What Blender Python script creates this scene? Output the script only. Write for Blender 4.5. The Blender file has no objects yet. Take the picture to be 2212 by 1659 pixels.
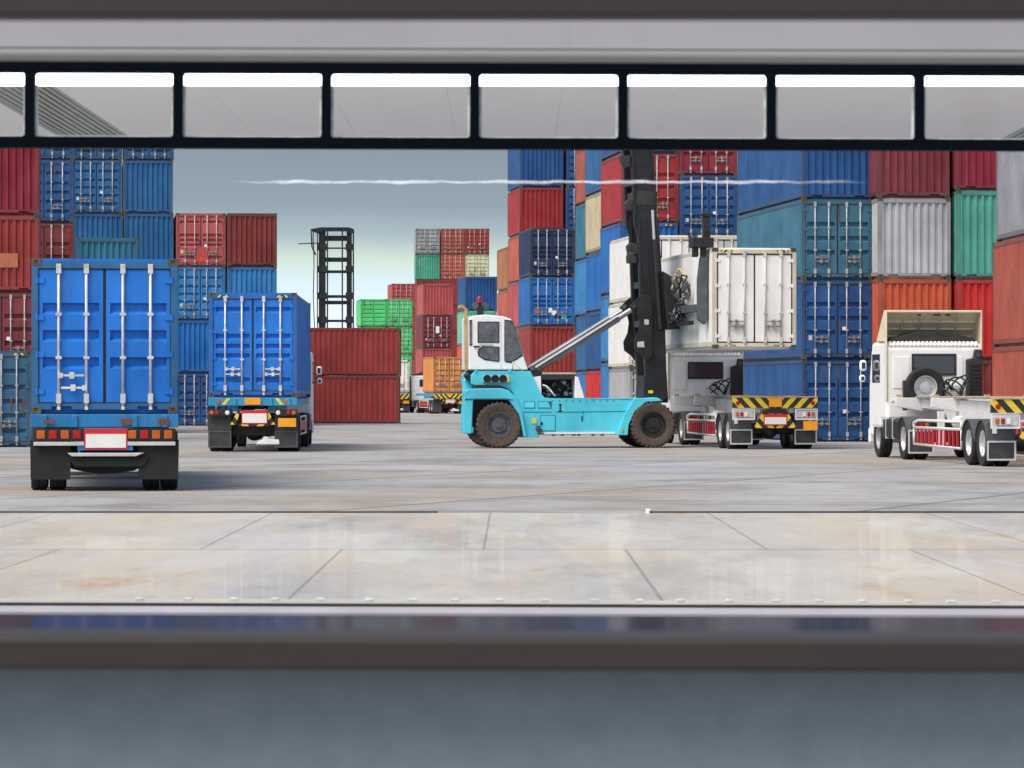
import bpy, math, random
from mathutils import Vector, Matrix
R = math.radians
random.seed(7)
sc = bpy.context.scene
COL = sc.collection

# ---------------------------------------------------------------- camera, sky, sun
F = 8000.0          # focal length in photo pixels (photo taken as 2212 px wide)
CU, CV = 1106.0, 846.0   # principal column, horizon row
EYE = 1.67
cd = bpy.data.cameras.new("camera"); cam = bpy.data.objects.new("camera", cd); COL.objects.link(cam)
cam.location = (0, 0, EYE); cam.rotation_euler = (R(90), 0, 0)
cd.sensor_width = 36.0; cd.lens = 36.0 * F / 2212.0
cd.shift_y = 16.5 / 2212.0
cd.clip_start = 0.1; cd.clip_end = 5000
cd.dof.use_dof = True; cd.dof.focus_distance = 88.0; cd.dof.aperture_fstop = 21.0
sc.camera = cam

SUN_EL, SUN_AZ = R(56), R(-134)     # azimuth measured from +Y towards +X: from behind the left shoulder
world = bpy.data.worlds.new("World"); sc.world = world; world.use_nodes = True
nt = world.node_tree; nt.nodes.clear()
out = nt.nodes.new('ShaderNodeOutputWorld'); bg = nt.nodes.new('ShaderNodeBackground')
sky = nt.nodes.new('ShaderNodeTexSky'); sky.sky_type = 'NISHITA'; sky.sun_disc = False
sky.sun_elevation = SUN_EL; sky.sun_rotation = SUN_AZ
sky.air_density = 1.0; sky.dust_density = 3.5; sky.ozone_density = 1.0
geo = nt.nodes.new('ShaderNodeTexCoord'); sep = nt.nodes.new('ShaderNodeSeparateXYZ')
nt.links.new(geo.outputs['Generated'], sep.inputs[0])
# bank of grey cloud over a pale strip of sky at the horizon
ramp = nt.nodes.new('ShaderNodeValToRGB')
mr = nt.nodes.new('ShaderNodeMapRange'); mr.inputs['From Min'].default_value = 0.0; mr.inputs['From Max'].default_value = 0.08
wob = nt.nodes.new('ShaderNodeTexNoise'); wob.inputs['Scale'].default_value = 9; wob.inputs['Detail'].default_value = 4
nt.links.new(geo.outputs['Generated'], wob.inputs['Vector'])
wm = nt.nodes.new('ShaderNodeMath'); wm.operation = 'MULTIPLY_ADD'; wm.inputs[1].default_value = 0.008; wm.inputs[2].default_value = -0.004
nt.links.new(wob.outputs[0], wm.inputs[0])
wa = nt.nodes.new('ShaderNodeMath'); wa.operation = 'ADD'
nt.links.new(sep.outputs['Z'], wa.inputs[0]); nt.links.new(wm.outputs[0], wa.inputs[1])
nt.links.new(wa.outputs[0], mr.inputs['Value']); nt.links.new(mr.outputs[0], ramp.inputs[0])
el = ramp.color_ramp.elements
stops = [(0.0, (.76, .87, .95)), (.24, (.72, .83, .93)), (.35, (.61, .75, .82)), (.44, (.54, .655, .575)),
         (.52, (.35, .44, .465)), (.62, (.245, .305, .36)), (.82, (.21, .265, .315)), (1.0, (.23, .285, .33))]
stops = [(p, tuple(x * .72 for x in c)) for p, c in stops]
el[0].position = 0.0; el[0].color = (*stops[0][1], 1); el[1].position = 1.0; el[1].color = (*stops[-1][1], 1)
for p, c in stops[1:-1]:
    e = el.new(p); e.color = (*c, 1)
# the lamp of the sky itself, scaled, blended into the cloud bank near the horizon
sk = nt.nodes.new('ShaderNodeMix'); sk.data_type = 'RGBA'; sk.blend_type = 'MULTIPLY'; sk.inputs['Factor'].default_value = 1
SKY_STRENGTH = 0.105
nt.links.new(sky.outputs[0], sk.inputs[6]); sk.inputs[7].default_value = (SKY_STRENGTH * 1.06, SKY_STRENGTH * 1.0, SKY_STRENGTH * .88, 1)
mr2 = nt.nodes.new('ShaderNodeMapRange'); mr2.inputs['From Min'].default_value = 0.08; mr2.inputs['From Max'].default_value = 0.22
nt.links.new(sep.outputs['Z'], mr2.inputs['Value'])
mx = nt.nodes.new('ShaderNodeMix'); mx.data_type = 'RGBA'
nt.links.new(mr2.outputs[0], mx.inputs['Factor']); nt.links.new(ramp.outputs[0], mx.inputs[6]); nt.links.new(sk.outputs[2], mx.inputs[7])
nt.links.new(mx.outputs[2], bg.inputs['Color']); bg.inputs['Strength'].default_value = 1.0
nt.links.new(bg.outputs[0], out.inputs['Surface'])

sd = bpy.data.lights.new("sun", 'SUN'); sun = bpy.data.objects.new("sun", sd); COL.objects.link(sun)
sd.energy = 1.5; sd.angle = R(34); sd.color = (1.0, .965, .92)
sdir = Vector((math.sin(SUN_AZ) * math.cos(SUN_EL), math.cos(SUN_AZ) * math.cos(SUN_EL), math.sin(SUN_EL)))
sun.rotation_euler = sdir.to_track_quat('Z', 'Y').to_euler()
sun.location = (-20, 20, 40)

vs = sc.view_settings
vs.view_transform = 'Standard'; vs.look = 'None'; vs.gamma = 1.0; vs.use_curve_mapping = False
vs.exposure = 0.8
sc.cycles.use_denoising = True
sc.cycles.max_bounces = 6; sc.cycles.diffuse_bounces = 3; sc.cycles.glossy_bounces = 3; sc.cycles.transparent_max_bounces = 10
sc.cycles.sample_clamp_indirect = 6.0

# ---------------------------------------------------------------- helpers
def px(u, v, Y):
    return ((u - CU) * Y / F, Y, EYE - (v - CV) * Y / F)

class MB:
    """collects simple shapes and links them as one mesh"""
    def __init__(s): s.v = []; s.f = []; s.sm = []
    def add(s, vs, fs, smooth=False):
        n = len(s.v); s.v += [tuple(p) for p in vs]
        for f in fs: s.f.append(tuple(i + n for i in f)); s.sm.append(smooth)
        return s
    def box(s, x0, x1, y0, y1, z0, z1):
        return s.add([(x0,y0,z0),(x1,y0,z0),(x1,y1,z0),(x0,y1,z0),(x0,y0,z1),(x1,y0,z1),(x1,y1,z1),(x0,y1,z1)],
                     [(0,3,2,1),(4,5,6,7),(0,1,5,4),(1,2,6,5),(2,3,7,6),(3,0,4,7)])
    def cyl(s, a, b, r, n=12, r2=None, caps=True):
        a = Vector(a); b = Vector(b); d = (b - a).normalized(); r2 = r if r2 is None else r2
        t = Vector((0,0,1)) if abs(d.z) < .9 else Vector((1,0,0))
        p = d.cross(t).normalized(); q = d.cross(p)
        vs = []
        for c, rr in ((a, r), (b, r2)):
            for i in range(n):
                w = 2 * math.pi * i / n
                vs.append(c + p * (rr * math.cos(w)) + q * (rr * math.sin(w)))
        s.add(vs, [(i, (i+1) % n, n + (i+1) % n, n + i) for i in range(n)], True)
        if caps: s.add(vs, [tuple(range(n))[::-1], tuple(range(n, 2*n))])
        return s
    def tube(s, pts, r, n=8):
        for a, b in zip(pts[:-1], pts[1:]): s.cyl(a, b, r, n)
        return s
    def prism(s, poly, axis, a0, a1):
        """poly: 2-D points; axis 'y' -> (x,z) extruded in y, 'x' -> (y,z) extruded in x, 'z' -> (x,y)"""
        def P(p, a):
            return {'y': (p[0], a, p[1]), 'x': (a, p[0], p[1]), 'z': (p[0], p[1], a)}[axis]
        n = len(poly); vs = [P(p, a0) for p in poly] + [P(p, a1) for p in poly]
        fs = [tuple(range(n)), tuple(range(2*n-1, n-1, -1))] + [(i, n+i, n+(i+1) % n, (i+1) % n) for i in range(n)]
        return s.add(vs, fs)
    def lathe(s, prof, c, axis='x', n=32, smooth=True):
        """prof: (radius, offset along axis); closed loop of revolution"""
        vs = []
        for i in range(n):
            w = 2 * math.pi * i / n; cw, sw = math.cos(w), math.sin(w)
            for r, o in prof:
                if axis == 'x': vs.append((c[0]+o, c[1]+r*cw, c[2]+r*sw))
                elif axis == 'y': vs.append((c[0]+r*cw, c[1]+o, c[2]+r*sw))
                else: vs.append((c[0]+r*cw, c[1]+r*sw, c[2]+o))
        m = len(prof); fs = []
        for i in range(n):
            j = (i+1) % n
            for k in range(m-1): fs.append((i*m+k, j*m+k, j*m+k+1, i*m+k+1))
        return s.add(vs, fs, smooth)
    def ball(s, c, r, sz=1.0, n=12):
        prof = [(r*math.sin(math.pi*k/8), -r*sz*math.cos(math.pi*k/8)) for k in range(9)]
        return s.lathe(prof, c, 'z', n)
    def mesh(s, name):
        import bmesh
        me = bpy.data.meshes.new(name); me.from_pydata(s.v, [], s.f); me.update()
        for p, sm in zip(me.polygons, s.sm): p.use_smooth = sm
        bm = bmesh.new(); bm.from_mesh(me); bmesh.ops.remove_doubles(bm, verts=bm.verts, dist=1e-5)
        bmesh.ops.recalc_face_normals(bm, faces=bm.faces)
        for e in bm.edges:
            if len(e.link_faces) == 2 and e.calc_face_angle(0) > 0.6: e.smooth = False
        bm.to_mesh(me); bm.free()
        return me

def obj(name, me, mat, parent=None, bevel=0, loc=None):
    if isinstance(me, MB): me = me.mesh(name)
    o = bpy.data.objects.new(name, me); COL.objects.link(o)
    if len(me.materials) == 0: me.materials.append(None)
    if isinstance(mat, (list, tuple)):
        me.materials.clear()
        for m in mat: me.materials.append(m)
    else:
        o.material_slots[0].link = 'OBJECT'; o.material_slots[0].material = mat
    if parent: o.parent = parent
    if loc: o.location = loc
    if bevel:
        b = o.modifiers.new("bevel", 'BEVEL'); b.width = bevel; b.segments = 2; b.limit_method = 'ANGLE'; b.angle_limit = R(40)
    return o

def tag(o, label, cat, group=None, kind=None):
    if label: o['label'] = label
    if cat: o['category'] = cat
    if group: o['group'] = group
    if kind: o['kind'] = kind
    return o

def thing(name, loc, yaw, label, cat, group=None):
    o = bpy.data.objects.new(name, None); COL.objects.link(o)
    o.empty_display_size = .5; o.location = loc; o.rotation_euler = (0, 0, yaw)
    return tag(o, label, cat, group)

# ---------------------------------------------------------------- materials
def newmat(name):
    m = bpy.data.materials.new(name); m.use_nodes = True
    n = m.node_tree; b = n.nodes['Principled BSDF']
    return m, n, b

def coords(n, rnd=True, scale=(1,1,1)):
    tc = n.nodes.new('ShaderNodeTexCoord'); mp = n.nodes.new('ShaderNodeMapping'); mp.inputs['Scale'].default_value = scale
    if rnd:
        oi = n.nodes.new('ShaderNodeObjectInfo'); vm = n.nodes.new('ShaderNodeVectorMath'); vm.operation = 'MULTIPLY_ADD'
        vm.inputs[1].default_value = (37, 53, 71)
        n.links.new(oi.outputs['Random'], vm.inputs[0]); n.links.new(tc.outputs['Object'], vm.inputs[2])
        n.links.new(vm.outputs[0], mp.inputs['Vector'])
    else:
        n.links.new(tc.outputs['Object'], mp.inputs['Vector'])
    return mp.outputs[0]

def noise(n, vec, scale, detail=5, rough=.6):
    t = n.nodes.new('ShaderNodeTexNoise'); t.inputs['Scale'].default_value = scale
    t.inputs['Detail'].default_value = detail; t.inputs['Roughness'].default_value = rough
    n.links.new(vec, t.inputs['Vector']); return t.outputs[0]

def rng(n, val, a, b, c=0., d=1.):
    m = n.nodes.new('ShaderNodeMapRange'); m.inputs['From Min'].default_value = a; m.inputs['From Max'].default_value = b
    m.inputs['To Min'].default_value = c; m.inputs['To Max'].default_value = d; m.clamp = True
    n.links.new(val, m.inputs['Value']); return m.outputs[0]

def mixc(n, fac, a, b, mode='MIX'):
    m = n.nodes.new('ShaderNodeMix'); m.data_type = 'RGBA'; m.blend_type = mode
    for sock, val in ((m.inputs['Factor'], fac), (m.inputs[6], a), (m.inputs[7], b)):
        if isinstance(val, (int, float)): sock.default_value = val
        elif isinstance(val, tuple): sock.default_value = (*val[:3], 1)
        else: n.links.new(val, sock)
    return m.outputs[2]

_paint = {}
def paint(name, rgb, rust=.5, chalk=.35, rough=.45, dirtmax=.28):
    if name in _paint: return _paint[name]
    m, n, b = newmat(name)
    v = coords(n); vs_ = coords(n, True, (1, 1, .09))
    big = noise(n, v, .7, 4); fine = noise(n, v, 7, 6, .7); streak = noise(n, vs_, 5.5, 5, .6)
    dk = tuple(c * (.93 if min(rgb) > .6 else .74) for c in rgb); lt = tuple(min(.9, c * 1.12 + .012) for c in rgb)
    c = mixc(n, rng(n, big, .3, .7), dk, lt)
    pale = tuple(min(.85, c_ * .9 + .075) for c_ in rgb)
    f = n.nodes.new('ShaderNodeMath'); f.operation = 'MULTIPLY'; f.inputs[1].default_value = chalk
    n.links.new(rng(n, streak, .46, .72), f.inputs[0])
    c = mixc(n, f.outputs[0], c, pale)
    g = n.nodes.new('ShaderNodeMath'); g.operation = 'MULTIPLY'
    n.links.new(rng(n, noise(n, v, 2.3, 9, .72), .71 - .1 * rust, .80 - .1 * rust), g.inputs[0])
    n.links.new(rng(n, fine, .35, .6, .2, 1), g.inputs[1])
    c = mixc(n, g.outputs[0], c, (.10, .045, .025))
    dirt = rng(n, noise(n, vs_, 2.2, 6, .65), .55, .85, 0, dirtmax)
    c = mixc(n, dirt, c, (.06, .055, .05))
    n.links.new(c, b.inputs['Base Color'])
    n.links.new(rng(n, fine, .2, .8, rough - .1, rough + .2), b.inputs['Roughness'])
    b.inputs['Specular IOR Level'].default_value = .35
    _paint[name] = m
    return m

def plain(name, rgb, rough=.5, metal=0., spec=.4, var=.18, scale=4.):
    if name in _paint: return _paint[name]
    m, n, b = newmat(name)
    v = coords(n)
    c = mixc(n, rng(n, noise(n, v, scale, 5), .3, .7), tuple(x * (1 - var) for x in rgb), tuple(min(.92, x * (1 + var)) for x in rgb))
    n.links.new(c, b.inputs['Base Color'])
    b.inputs['Roughness'].default_value = rough; b.inputs['Metallic'].default_value = metal
    b.inputs['Specular IOR Level'].default_value = spec
    _paint[name] = m
    return m

def striped(name, a, bcol, period=.34, slope=1.0, axis2='Z', duty=.5, mirror=True):
    """diagonal bands in the thing's own coordinates"""
    m, n, b = newmat(name)
    tc = n.nodes.new('ShaderNodeTexCoord'); s = n.nodes.new('ShaderNodeSeparateXYZ'); n.links.new(tc.outputs['Object'], s.inputs[0])
    x = s.outputs['X']
    if mirror:
        ab = n.nodes.new('ShaderNodeMath'); ab.operation = 'ABSOLUTE'; n.links.new(x, ab.inputs[0]); x = ab.outputs[0]
    k = n.nodes.new('ShaderNodeMath'); k.operation = 'MULTIPLY_ADD'; k.inputs[1].default_value = slope
    n.links.new(s.outputs[axis2], k.inputs[0]); n.links.new(x, k.inputs[2])
    d = n.nodes.new('ShaderNodeMath'); d.operation = 'DIVIDE'; d.inputs[1].default_value = period; n.links.new(k.outputs[0], d.inputs[0])
    fr = n.nodes.new('ShaderNodeMath'); fr.operation = 'FRACT'; n.links.new(d.outputs[0], fr.inputs[0])
    lt = n.nodes.new('ShaderNodeMath'); lt.operation = 'LESS_THAN'; lt.inputs[1].default_value = duty; n.links.new(fr.outputs[0], lt.inputs[0])
    c = mixc(n, lt.outputs[0], a, bcol)
    c = mixc(n, rng(n, noise(n, coords(n), 9, 6), .5, .8, 0, .3), c, (.12, .1, .07))
    n.links.new(c, b.inputs['Base Color']); b.inputs['Roughness'].default_value = .5
    return m

C = {  # container paints
 'blue': (.005, .14, .46), 'vivid': (.003, .168, .64), 'royal': (.008, .078, .25), 'navy': (.006, .025, .085), 'midblue': (.011, .115, .30),
 'dullblue': (.014, .09, .23), 'skyblue': (.025, .205, .50), 'paleblue': (.09, .24, .50), 'steel': (.03, .12, .22), 'tealblue': (.014, .125, .22),
 'teal': (.022, .16, .26), 'greyteal': (.035, .15, .235), 'greyblue': (.10, .22, .32), 'red': (.35, .02, .025), 'crimson': (.24, .010, .030), 'brick': (.32, .036, .032),
 'darkred': (.19, .024, .022), 'maroon': (.19, .025, .04), 'pinkred': (.46, .085, .09), 'salmon': (.48, .10, .065), 'orangered': (.58, .10, .04),
 'brightred': (.56, .025, .022), 'orange': (.66, .26, .06), 'brown': (.16, .05, .035), 'rust': (.36, .075, .05), 'green': (.09, .60, .20),
 'seagreen': (.07, .36, .24), 'mint': (.14, .52, .40), 'jade': (.085, .36, .30), 'ochre': (.38, .15, .06), 'cream': (.62, .62, .40), 'beige': (.52, .45, .30),
 'grey': (.30, .31, .33), 'lightgrey': (.45, .46, .49), 'white': (.80, .81, .79), 'offwhite': (.62, .62, .58), 'lead': (.24, .25, .29),
}
def cp(k):
    return paint(k + '_paint', C[k], rust={'white': .1, 'offwhite': .3}.get(k, .62), chalk=.15 if k in ('white', 'offwhite') else .26, dirtmax=.10 if k == 'white' else .5)
def fp(k):
    if k in ('white', 'offwhite'): return paint(k + '_frame_paint', (.62, .58, .47), .75, .1)
    return paint(k + '_frame_paint', tuple(c * .6 + d for c, d in zip(C[k], (.022, .018, .014))), rust=1.0, chalk=.2)

M = {}
M['rod'] = plain('galvanised_rod', (.60, .60, .62), .45, .1, var=.25)
M['rusty'] = plain('rust_run', (.13, .06, .035), .8, var=.5, scale=9)
M['gasket'] = plain('brown_gasket', (.030, .020, .018), .7, var=.3)
M['greyrod'] = plain('weathered_rod', (.40, .40, .42), .55, .1, var=.35)
M['oldsteel'] = plain('old_handle_steel', (.24, .23, .22), .6, .1, var=.5, scale=9)
M['cast'] = plain('worn_casting', (.09, .085, .07), .7, 0, var=.4)
M['rubber'] = plain('tyre_rubber', (.022, .022, .024), .85, var=.3)
M['dusty'] = plain('dusty_tyre', (.085, .065, .055), .9, var=.35, scale=6)
M['black'] = plain('black_steel', (.018, .019, .022), .5, var=.35)
M['mast'] = plain('greasy_mast_steel', (.016, .017, .020), .42, var=.45, scale=3)
M['dark'] = plain('dark_plastic', (.03, .032, .035), .6, var=.25)
M['flap'] = plain('mud_flap_rubber', (.016, .019, .019), .8, var=.25)
M['greyflap'] = plain('grey_flap_rubber', (.045, .046, .05), .8, var=.25)
M['fender'] = plain('fender_plastic', (.07, .078, .09), .6, var=.2)
M['rim'] = plain('steel_rim', (.34, .34, .36), .5, .2, var=.2)
M['chrome'] = plain('polished_rim', (.62, .62, .64), .3, .5, var=.1)
M['white'] = plain('white_cab_paint', (.86, .87, .88), .35, var=.05)
M['cream'] = plain('cream_moulding', (.72, .66, .48), .5, var=.12)
M['tan'] = plain('tan_deck_edge', (.52, .40, .24), .6, var=.25)
M['silver'] = plain('silver_frame', (.55, .56, .57), .45, .1, var=.15)
M['whitesteel'] = plain('white_trailer_paint', (.70, .71, .72), .5, var=.12)
M['plate'] = plain('number_plate_white', (.80, .80, .78), .5, var=.05)
M['redplate'] = plain('red_plate_border', (.62, .02, .025), .45, var=.1)
M['amber'] = plain('amber_lens', (.46, .11, .018), .25, var=.15)
M['redlens'] = plain('red_lens', (.40, .010, .013), .25, var=.15)
M['orangeplate'] = plain('orange_reflector_plate', (.85, .35, .02), .4, var=.12)
M['cyan'] = paint('cyan_machine_paint', (.085, .64, .84), .35, .2, .4)
M['cyanbeam'] = paint('cyan_blue_beam', (.03, .30, .52), .8, .3, .5)
M['bluebeam'] = paint('chipped_blue_beam', (.013, .19, .46), .9, .4, .5)
M['reflred'] = plain('red_guard_bar', (.50, .015, .03), .45, var=.15)
M['yellow'] = plain('yellow_sticker', (.80, .58, .03), .5, var=.1)
M['rail'] = plain('tan_post', (.50, .34, .12), .6, var=.3)
M['steelgrey'] = plain('grey_cylinder_steel', (.20, .215, .235), .4, .3, var=.2)
M['spreader'] = plain('grey_spreader_steel', (.07, .085, .10), .5, var=.35, scale=3)
M['hazard'] = striped('yellow_black_hazard', (.78, .56, .03), (.018, .018, .02), .36, -.9)
M['hazardsmall'] = striped('small_hazard', (.78, .62, .12), (.018, .018, .02), .14, .8)
m, n, b = newmat('dark_glass'); b.inputs['Base Color'].default_value = (.035, .04, .05, 1); b.inputs['Roughness'].default_value = .06
b.inputs['Specular IOR Level'].default_value = .6; M['glass'] = m
m, n, b = newmat('cab_glass')
vv = coords(n); c = mixc(n, rng(n, noise(n, vv, 5, 6, .7), .35, .7), (.05, .055, .07), (.16, .17, .19)); n.links.new(c, b.inputs['Base Color'])
b.inputs['Roughness'].default_value = .12; M['cabglass'] = m

# ---------------------------------------------------------------- ground
def ground_mat(name, near):
    m, n, b = newmat(name)
    v = coords(n, False)
    vst = coords(n, False, (1, .2, 1) if near else (1, .6, 1))
    big = noise(n, v, .045, 6, .6); mid = noise(n, vst, .33, 7, .65); fine = noise(n, v, 3.0, 8, .7)
    c = mixc(n, rng(n, big, .35, .65), (.30, .292, .28) if not near else (.36, .365, .375), (.405, .398, .385) if not near else (.45, .445, .43))
    c = mixc(n, rng(n, noise(n, coords(n, False, (1, .28, 1) if near else (1, .8, 1)), .30, 9, .68), .42, .58, 0, .9), c, (.195, .195, .195) if not near else (.30, .30, .305))
    c = mixc(n, rng(n, mid, .42, .60, .0, .75), c, (.355, .37, .39) if not near else (.50, .50, .49))
    w = noise(n, coords(n, False, (1, .22, 1)), .34, 8, .66) if near else noise(n, coords(n, False, (1, .7, 1)), .09, 8, .66)
    c = mixc(n, rng(n, w, .47, .62, 0, .8 if near else .75), c, (.47, .425, .35) if near else (.33, .275, .215))
    if near:
        c = mixc(n, rng(n, noise(n, coords(n, False, (1, .25, 1)), .45, 9, .72), .56, .68, 0, .75), c, (.37, .25, .15))
    c = mixc(n, rng(n, fine, .62, .80, 0, .5), c, (.24, .24, .25))
    c = mixc(n, rng(n, noise(n, v, 1.1, 10, .75), .69, .78, 0, .8), c, (.14, .14, .15))
    # joints between the cast slabs, staggered row by row
    tc = n.nodes.new('ShaderNodeTexCoord'); mp = n.nodes.new('ShaderNodeMapping')
    n.links.new(tc.outputs['Object'], mp.inputs['Vector'])
    br = n.nodes.new('ShaderNodeTexBrick'); br.inputs['Scale'].default_value = 1.0
    br.inputs['Color1'].default_value = (0, 0, 0, 1); br.inputs['Color2'].default_value = (0, 0, 0, 1); br.inputs['Mortar'].default_value = (1, 1, 1, 1)
    if near:
        mp.inputs['Location'].default_value = (-1.2, -39.2, 0)
        br.inputs['Brick Width'].default_value = 3.0; br.inputs['Row Height'].default_value = 11.8
        br.inputs['Mortar Size'].default_value = .018; br.offset = .5; br.offset_frequency = 2
    else:
        mp.inputs['Rotation'].default_value = (0, 0, R(21))
        br.inputs['Brick Width'].default_value = 7.0; br.inputs['Row Height'].default_value = 6.0
        br.inputs['Mortar Size'].default_value = .085; br.offset = 0
    br.inputs['Mortar Smooth'].default_value = .2
    n.links.new(mp.outputs[0], br.inputs['Vector'])
    jf = n.nodes.new('ShaderNodeMath'); jf.operation = 'MULTIPLY'; jf.inputs[1].default_value = .45 if near else .7
    n.links.new(br.outputs['Color'], jf.inputs[0])
    if not near:   # bluish worn patch in the middle of the yard and long tyre tracks
        c = mixc(n, rng(n, noise(n, coords(n, False, (.6, .25, 1)), .07, 5, .6), .52, .64, 0, .5), c, (.33, .375, .43))
        g2 = noise(n, coords(n, False, (1, .12, 1)), 1.6, 7, .7)
        c = mixc(n, rng(n, g2, .55, .75, 0, .55), c, (.20, .205, .215))
        c = mixc(n, rng(n, g2, .30, .44, .3, 0), c, (.42, .43, .44))
        pit = noise(n, coords(n, False, (1, .16, 1)), 5.5, 4, .6)
        c = mixc(n, rng(n, pit, .68, .76, 0, .7), c, (.10, .10, .105))
    else:
        g2 = noise(n, coords(n, False, (1, .15, 1)), 1.3, 8, .7)
        c = mixc(n, rng(n, g2, .54, .74, 0, .4), c, (.29, .295, .31))
        c = mixc(n, rng(n, g2, .28, .44, .45, 0), c, (.54, .535, .52))
    c = mixc(n, jf.outputs[0], c, (.13, .13, .135))
    if near:   # the long joint between the two rows of slabs is wider
        sy = n.nodes.new('ShaderNodeSeparateXYZ'); n.links.new(tc.outputs['Object'], sy.inputs[0])
        ds = n.nodes.new('ShaderNodeMath'); ds.operation = 'SUBTRACT'; ds.inputs[1].default_value = 39.2; n.links.new(sy.outputs['Y'], ds.inputs[0])
        ab = n.nodes.new('ShaderNodeMath'); ab.operation = 'ABSOLUTE'; n.links.new(ds.outputs[0], ab.inputs[0])
        c = mixc(n, rng(n, ab.outputs[0], .05, .09, .35, 0), c, (.13, .13, .135))
    if near:
        n.nodes.remove(b)
        o = n.nodes['Material Output']; d = n.nodes.new('ShaderNodeBsdfDiffuse'); g = n.nodes.new('ShaderNodeBsdfGlossy')
        g.inputs['Roughness'].default_value = .02; g.inputs['Color'].default_value = (1, 1, 1, 1)
        n.links.new(c, d.inputs['Color']); ms = n.nodes.new('ShaderNodeMixShader'); ms.inputs[0].default_value = .085
        n.links.new(d.outputs[0], ms.inputs[1]); n.links.new(g.outputs[0], ms.inputs[2]); n.links.new(ms.outputs[0], o.inputs['Surface'])
    else:
        n.links.new(c, b.inputs['Base Color']); b.inputs['Roughness'].default_value = .7; b.inputs['Specular IOR Level'].default_value = .12
    return m

YE = 51.0
g = MB(); g.add([(-60, -30, 0), (60, -30, 0), (60, YE, 0), (-60, YE, 0)], [(0, 1, 2, 3)])
tag(obj('polished_pavement', g, ground_mat('polished_concrete', True)), 'pale polished concrete slabs with warm stains nearest the sill', 'pavement', kind='structure')
g = MB(); g.add([(-2500, YE, 0), (2500, YE, 0), (2500, 4500, 0), (-2500, 4500, 0)], [(0, 1, 2, 3)])
g.add([(-2500, -30, -.02), (-60, -30, -.02), (-60, YE, -.02), (-2500, YE, -.02)], [(0, 1, 2, 3)])
g.add([(60, -30, -.02), (2500, -30, -.02), (2500, YE, -.02), (60, YE, -.02)], [(0, 1, 2, 3)])
tag(obj('ground', g, ground_mat('yard_concrete', False)), 'wide grey concrete yard under the trucks and container stacks', 'ground', kind='structure')

# black cable covers lying across the seam of the two pavements
def seam(u0, u1, label):
    x0 = (u0 - CU) * YE / F; x1 = (u1 - CU) * YE / F
    b = MB(); b.prism([(YE - .05, .0), (YE + .05, .0), (YE + .03, .024), (YE - .03, .024)], 'x', x0, x1)
    tag(obj('cable_cover', b, M['black']), label, 'cable cover', 'cable covers along the pavement seam')
seam(-700, 945, 'thin black cable cover across the concrete in front of the blue container truck')
seam(1395, 2900, 'thin black cable cover at the right with a white clip on its end')
b = MB(); b.box(-.024, .024, -.09, -.055, 0, .045).box(-.036, .036, -.085, -.06, .045, .058).box(-.034, .0, -.087, -.058, .0, .02)
tag(obj('clip', b, M['white'], loc=((1399 - CU) * YE / F, YE + .02, 0)), 'small white clip standing at the end of the right cable cover', 'clip')

# ---------------------------------------------------------------- containers
W2 = 1.219
L20, L40 = 6.06, 12.19
_mc = {}
def cached(key, fn):
    if key not in _mc: _mc[key] = fn().mesh(key[0])
    return _mc[key]

def corr(m, along0, along1, z0, z1, base, depth, pitch, place):
    """trapezoid corrugation; place(a, d, z) -> point"""
    nr = max(1, round((along1 - along0) / pitch)); p = (along1 - along0) / nr
    prof = []
    for i in range(nr):
        a = along0 + i * p
        prof += [(a, 0), (a + p * .30, 0), (a + p * .45, depth), (a + p * .80, depth), (a + p * .95, 0)]
    prof.append((along1, 0))
    vs = []
    for a, d in prof: vs += [place(a, base + d, z0), place(a, base + d, z1)]
    m.add(vs, [(2*i, 2*i+2, 2*i+3, 2*i+1) for i in range(len(prof)-1)])

def body_mesh(L, H, smooth):
    m = MB()
    for s in (-1, 1):
        if smooth:
            m.add([(s*(W2-.012), .15, .16), (s*(W2-.012), L-.15, .16), (s*(W2-.012), L-.15, H-.11), (s*(W2-.012), .15, H-.11)], [(0,1,2,3)])
            k = int((L-.3) / .9)
            for i in range(1, k):
                y = .15 + (L-.3) * i / k
                m.box(s*(W2-.012) - .004, s*(W2-.012) + .004, y - .03, y + .03, .17, H-.12)
        else:
            corr(m, .15, L-.15, .16, H-.11, 0, .036, .275, lambda a, d, z, s=s: (s*(W2-.012-d), a, z))
    m.box(-W2+.06, W2-.06, .12, L-.04, H-.05, H-.001)       # roof
    m.box(-W2+.12, W2-.12, .15, L-.04, .0, .14)            # floor
    m.box(-W2+.12, W2-.12, L-.06, L-.04, .1, H-.06)         # far end
    return m

def frame_mesh(L, H):
    m = MB()
    for s in (-1, 1):
        for y0, y1 in ((.006, .16), (L-.16, L-.006)):
            m.box(min(s*(W2-.004), s*(W2-.115)), max(s*(W2-.004), s*(W2-.115)), y0, y1, .1, H-.1)
        m.box(min(s*(W2-.006), s*(W2-.07)), max(s*(W2-.006), s*(W2-.07)), .16, L-.16, H-.13, H-.035)
        m.box(min(s*(W2-.006), s*(W2-.07)), max(s*(W2-.006), s*(W2-.07)), .16, L-.16, .075, .20)
    for y0, y1 in ((.010, .13), (L-.13, L-.010)):
        m.box(-W2+.115, W2-.115, y0, y1, H-.165, H-.05)
    # sill with two fork openings
    for x0, x1 in ((-W2+.115, -.88), (-.55, .55), (.88, W2-.115)):
        m.box(x0, x1, .010, .13, .065, .165)
    for x0, x1 in ((-.88, -.55), (.55, .88)):
        m.box(x0, x1, .012, .13, .118, .165)
    m.box(-W2+.115, W2-.115, L-.13, L-.010, .045, .165)
    return m

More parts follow.
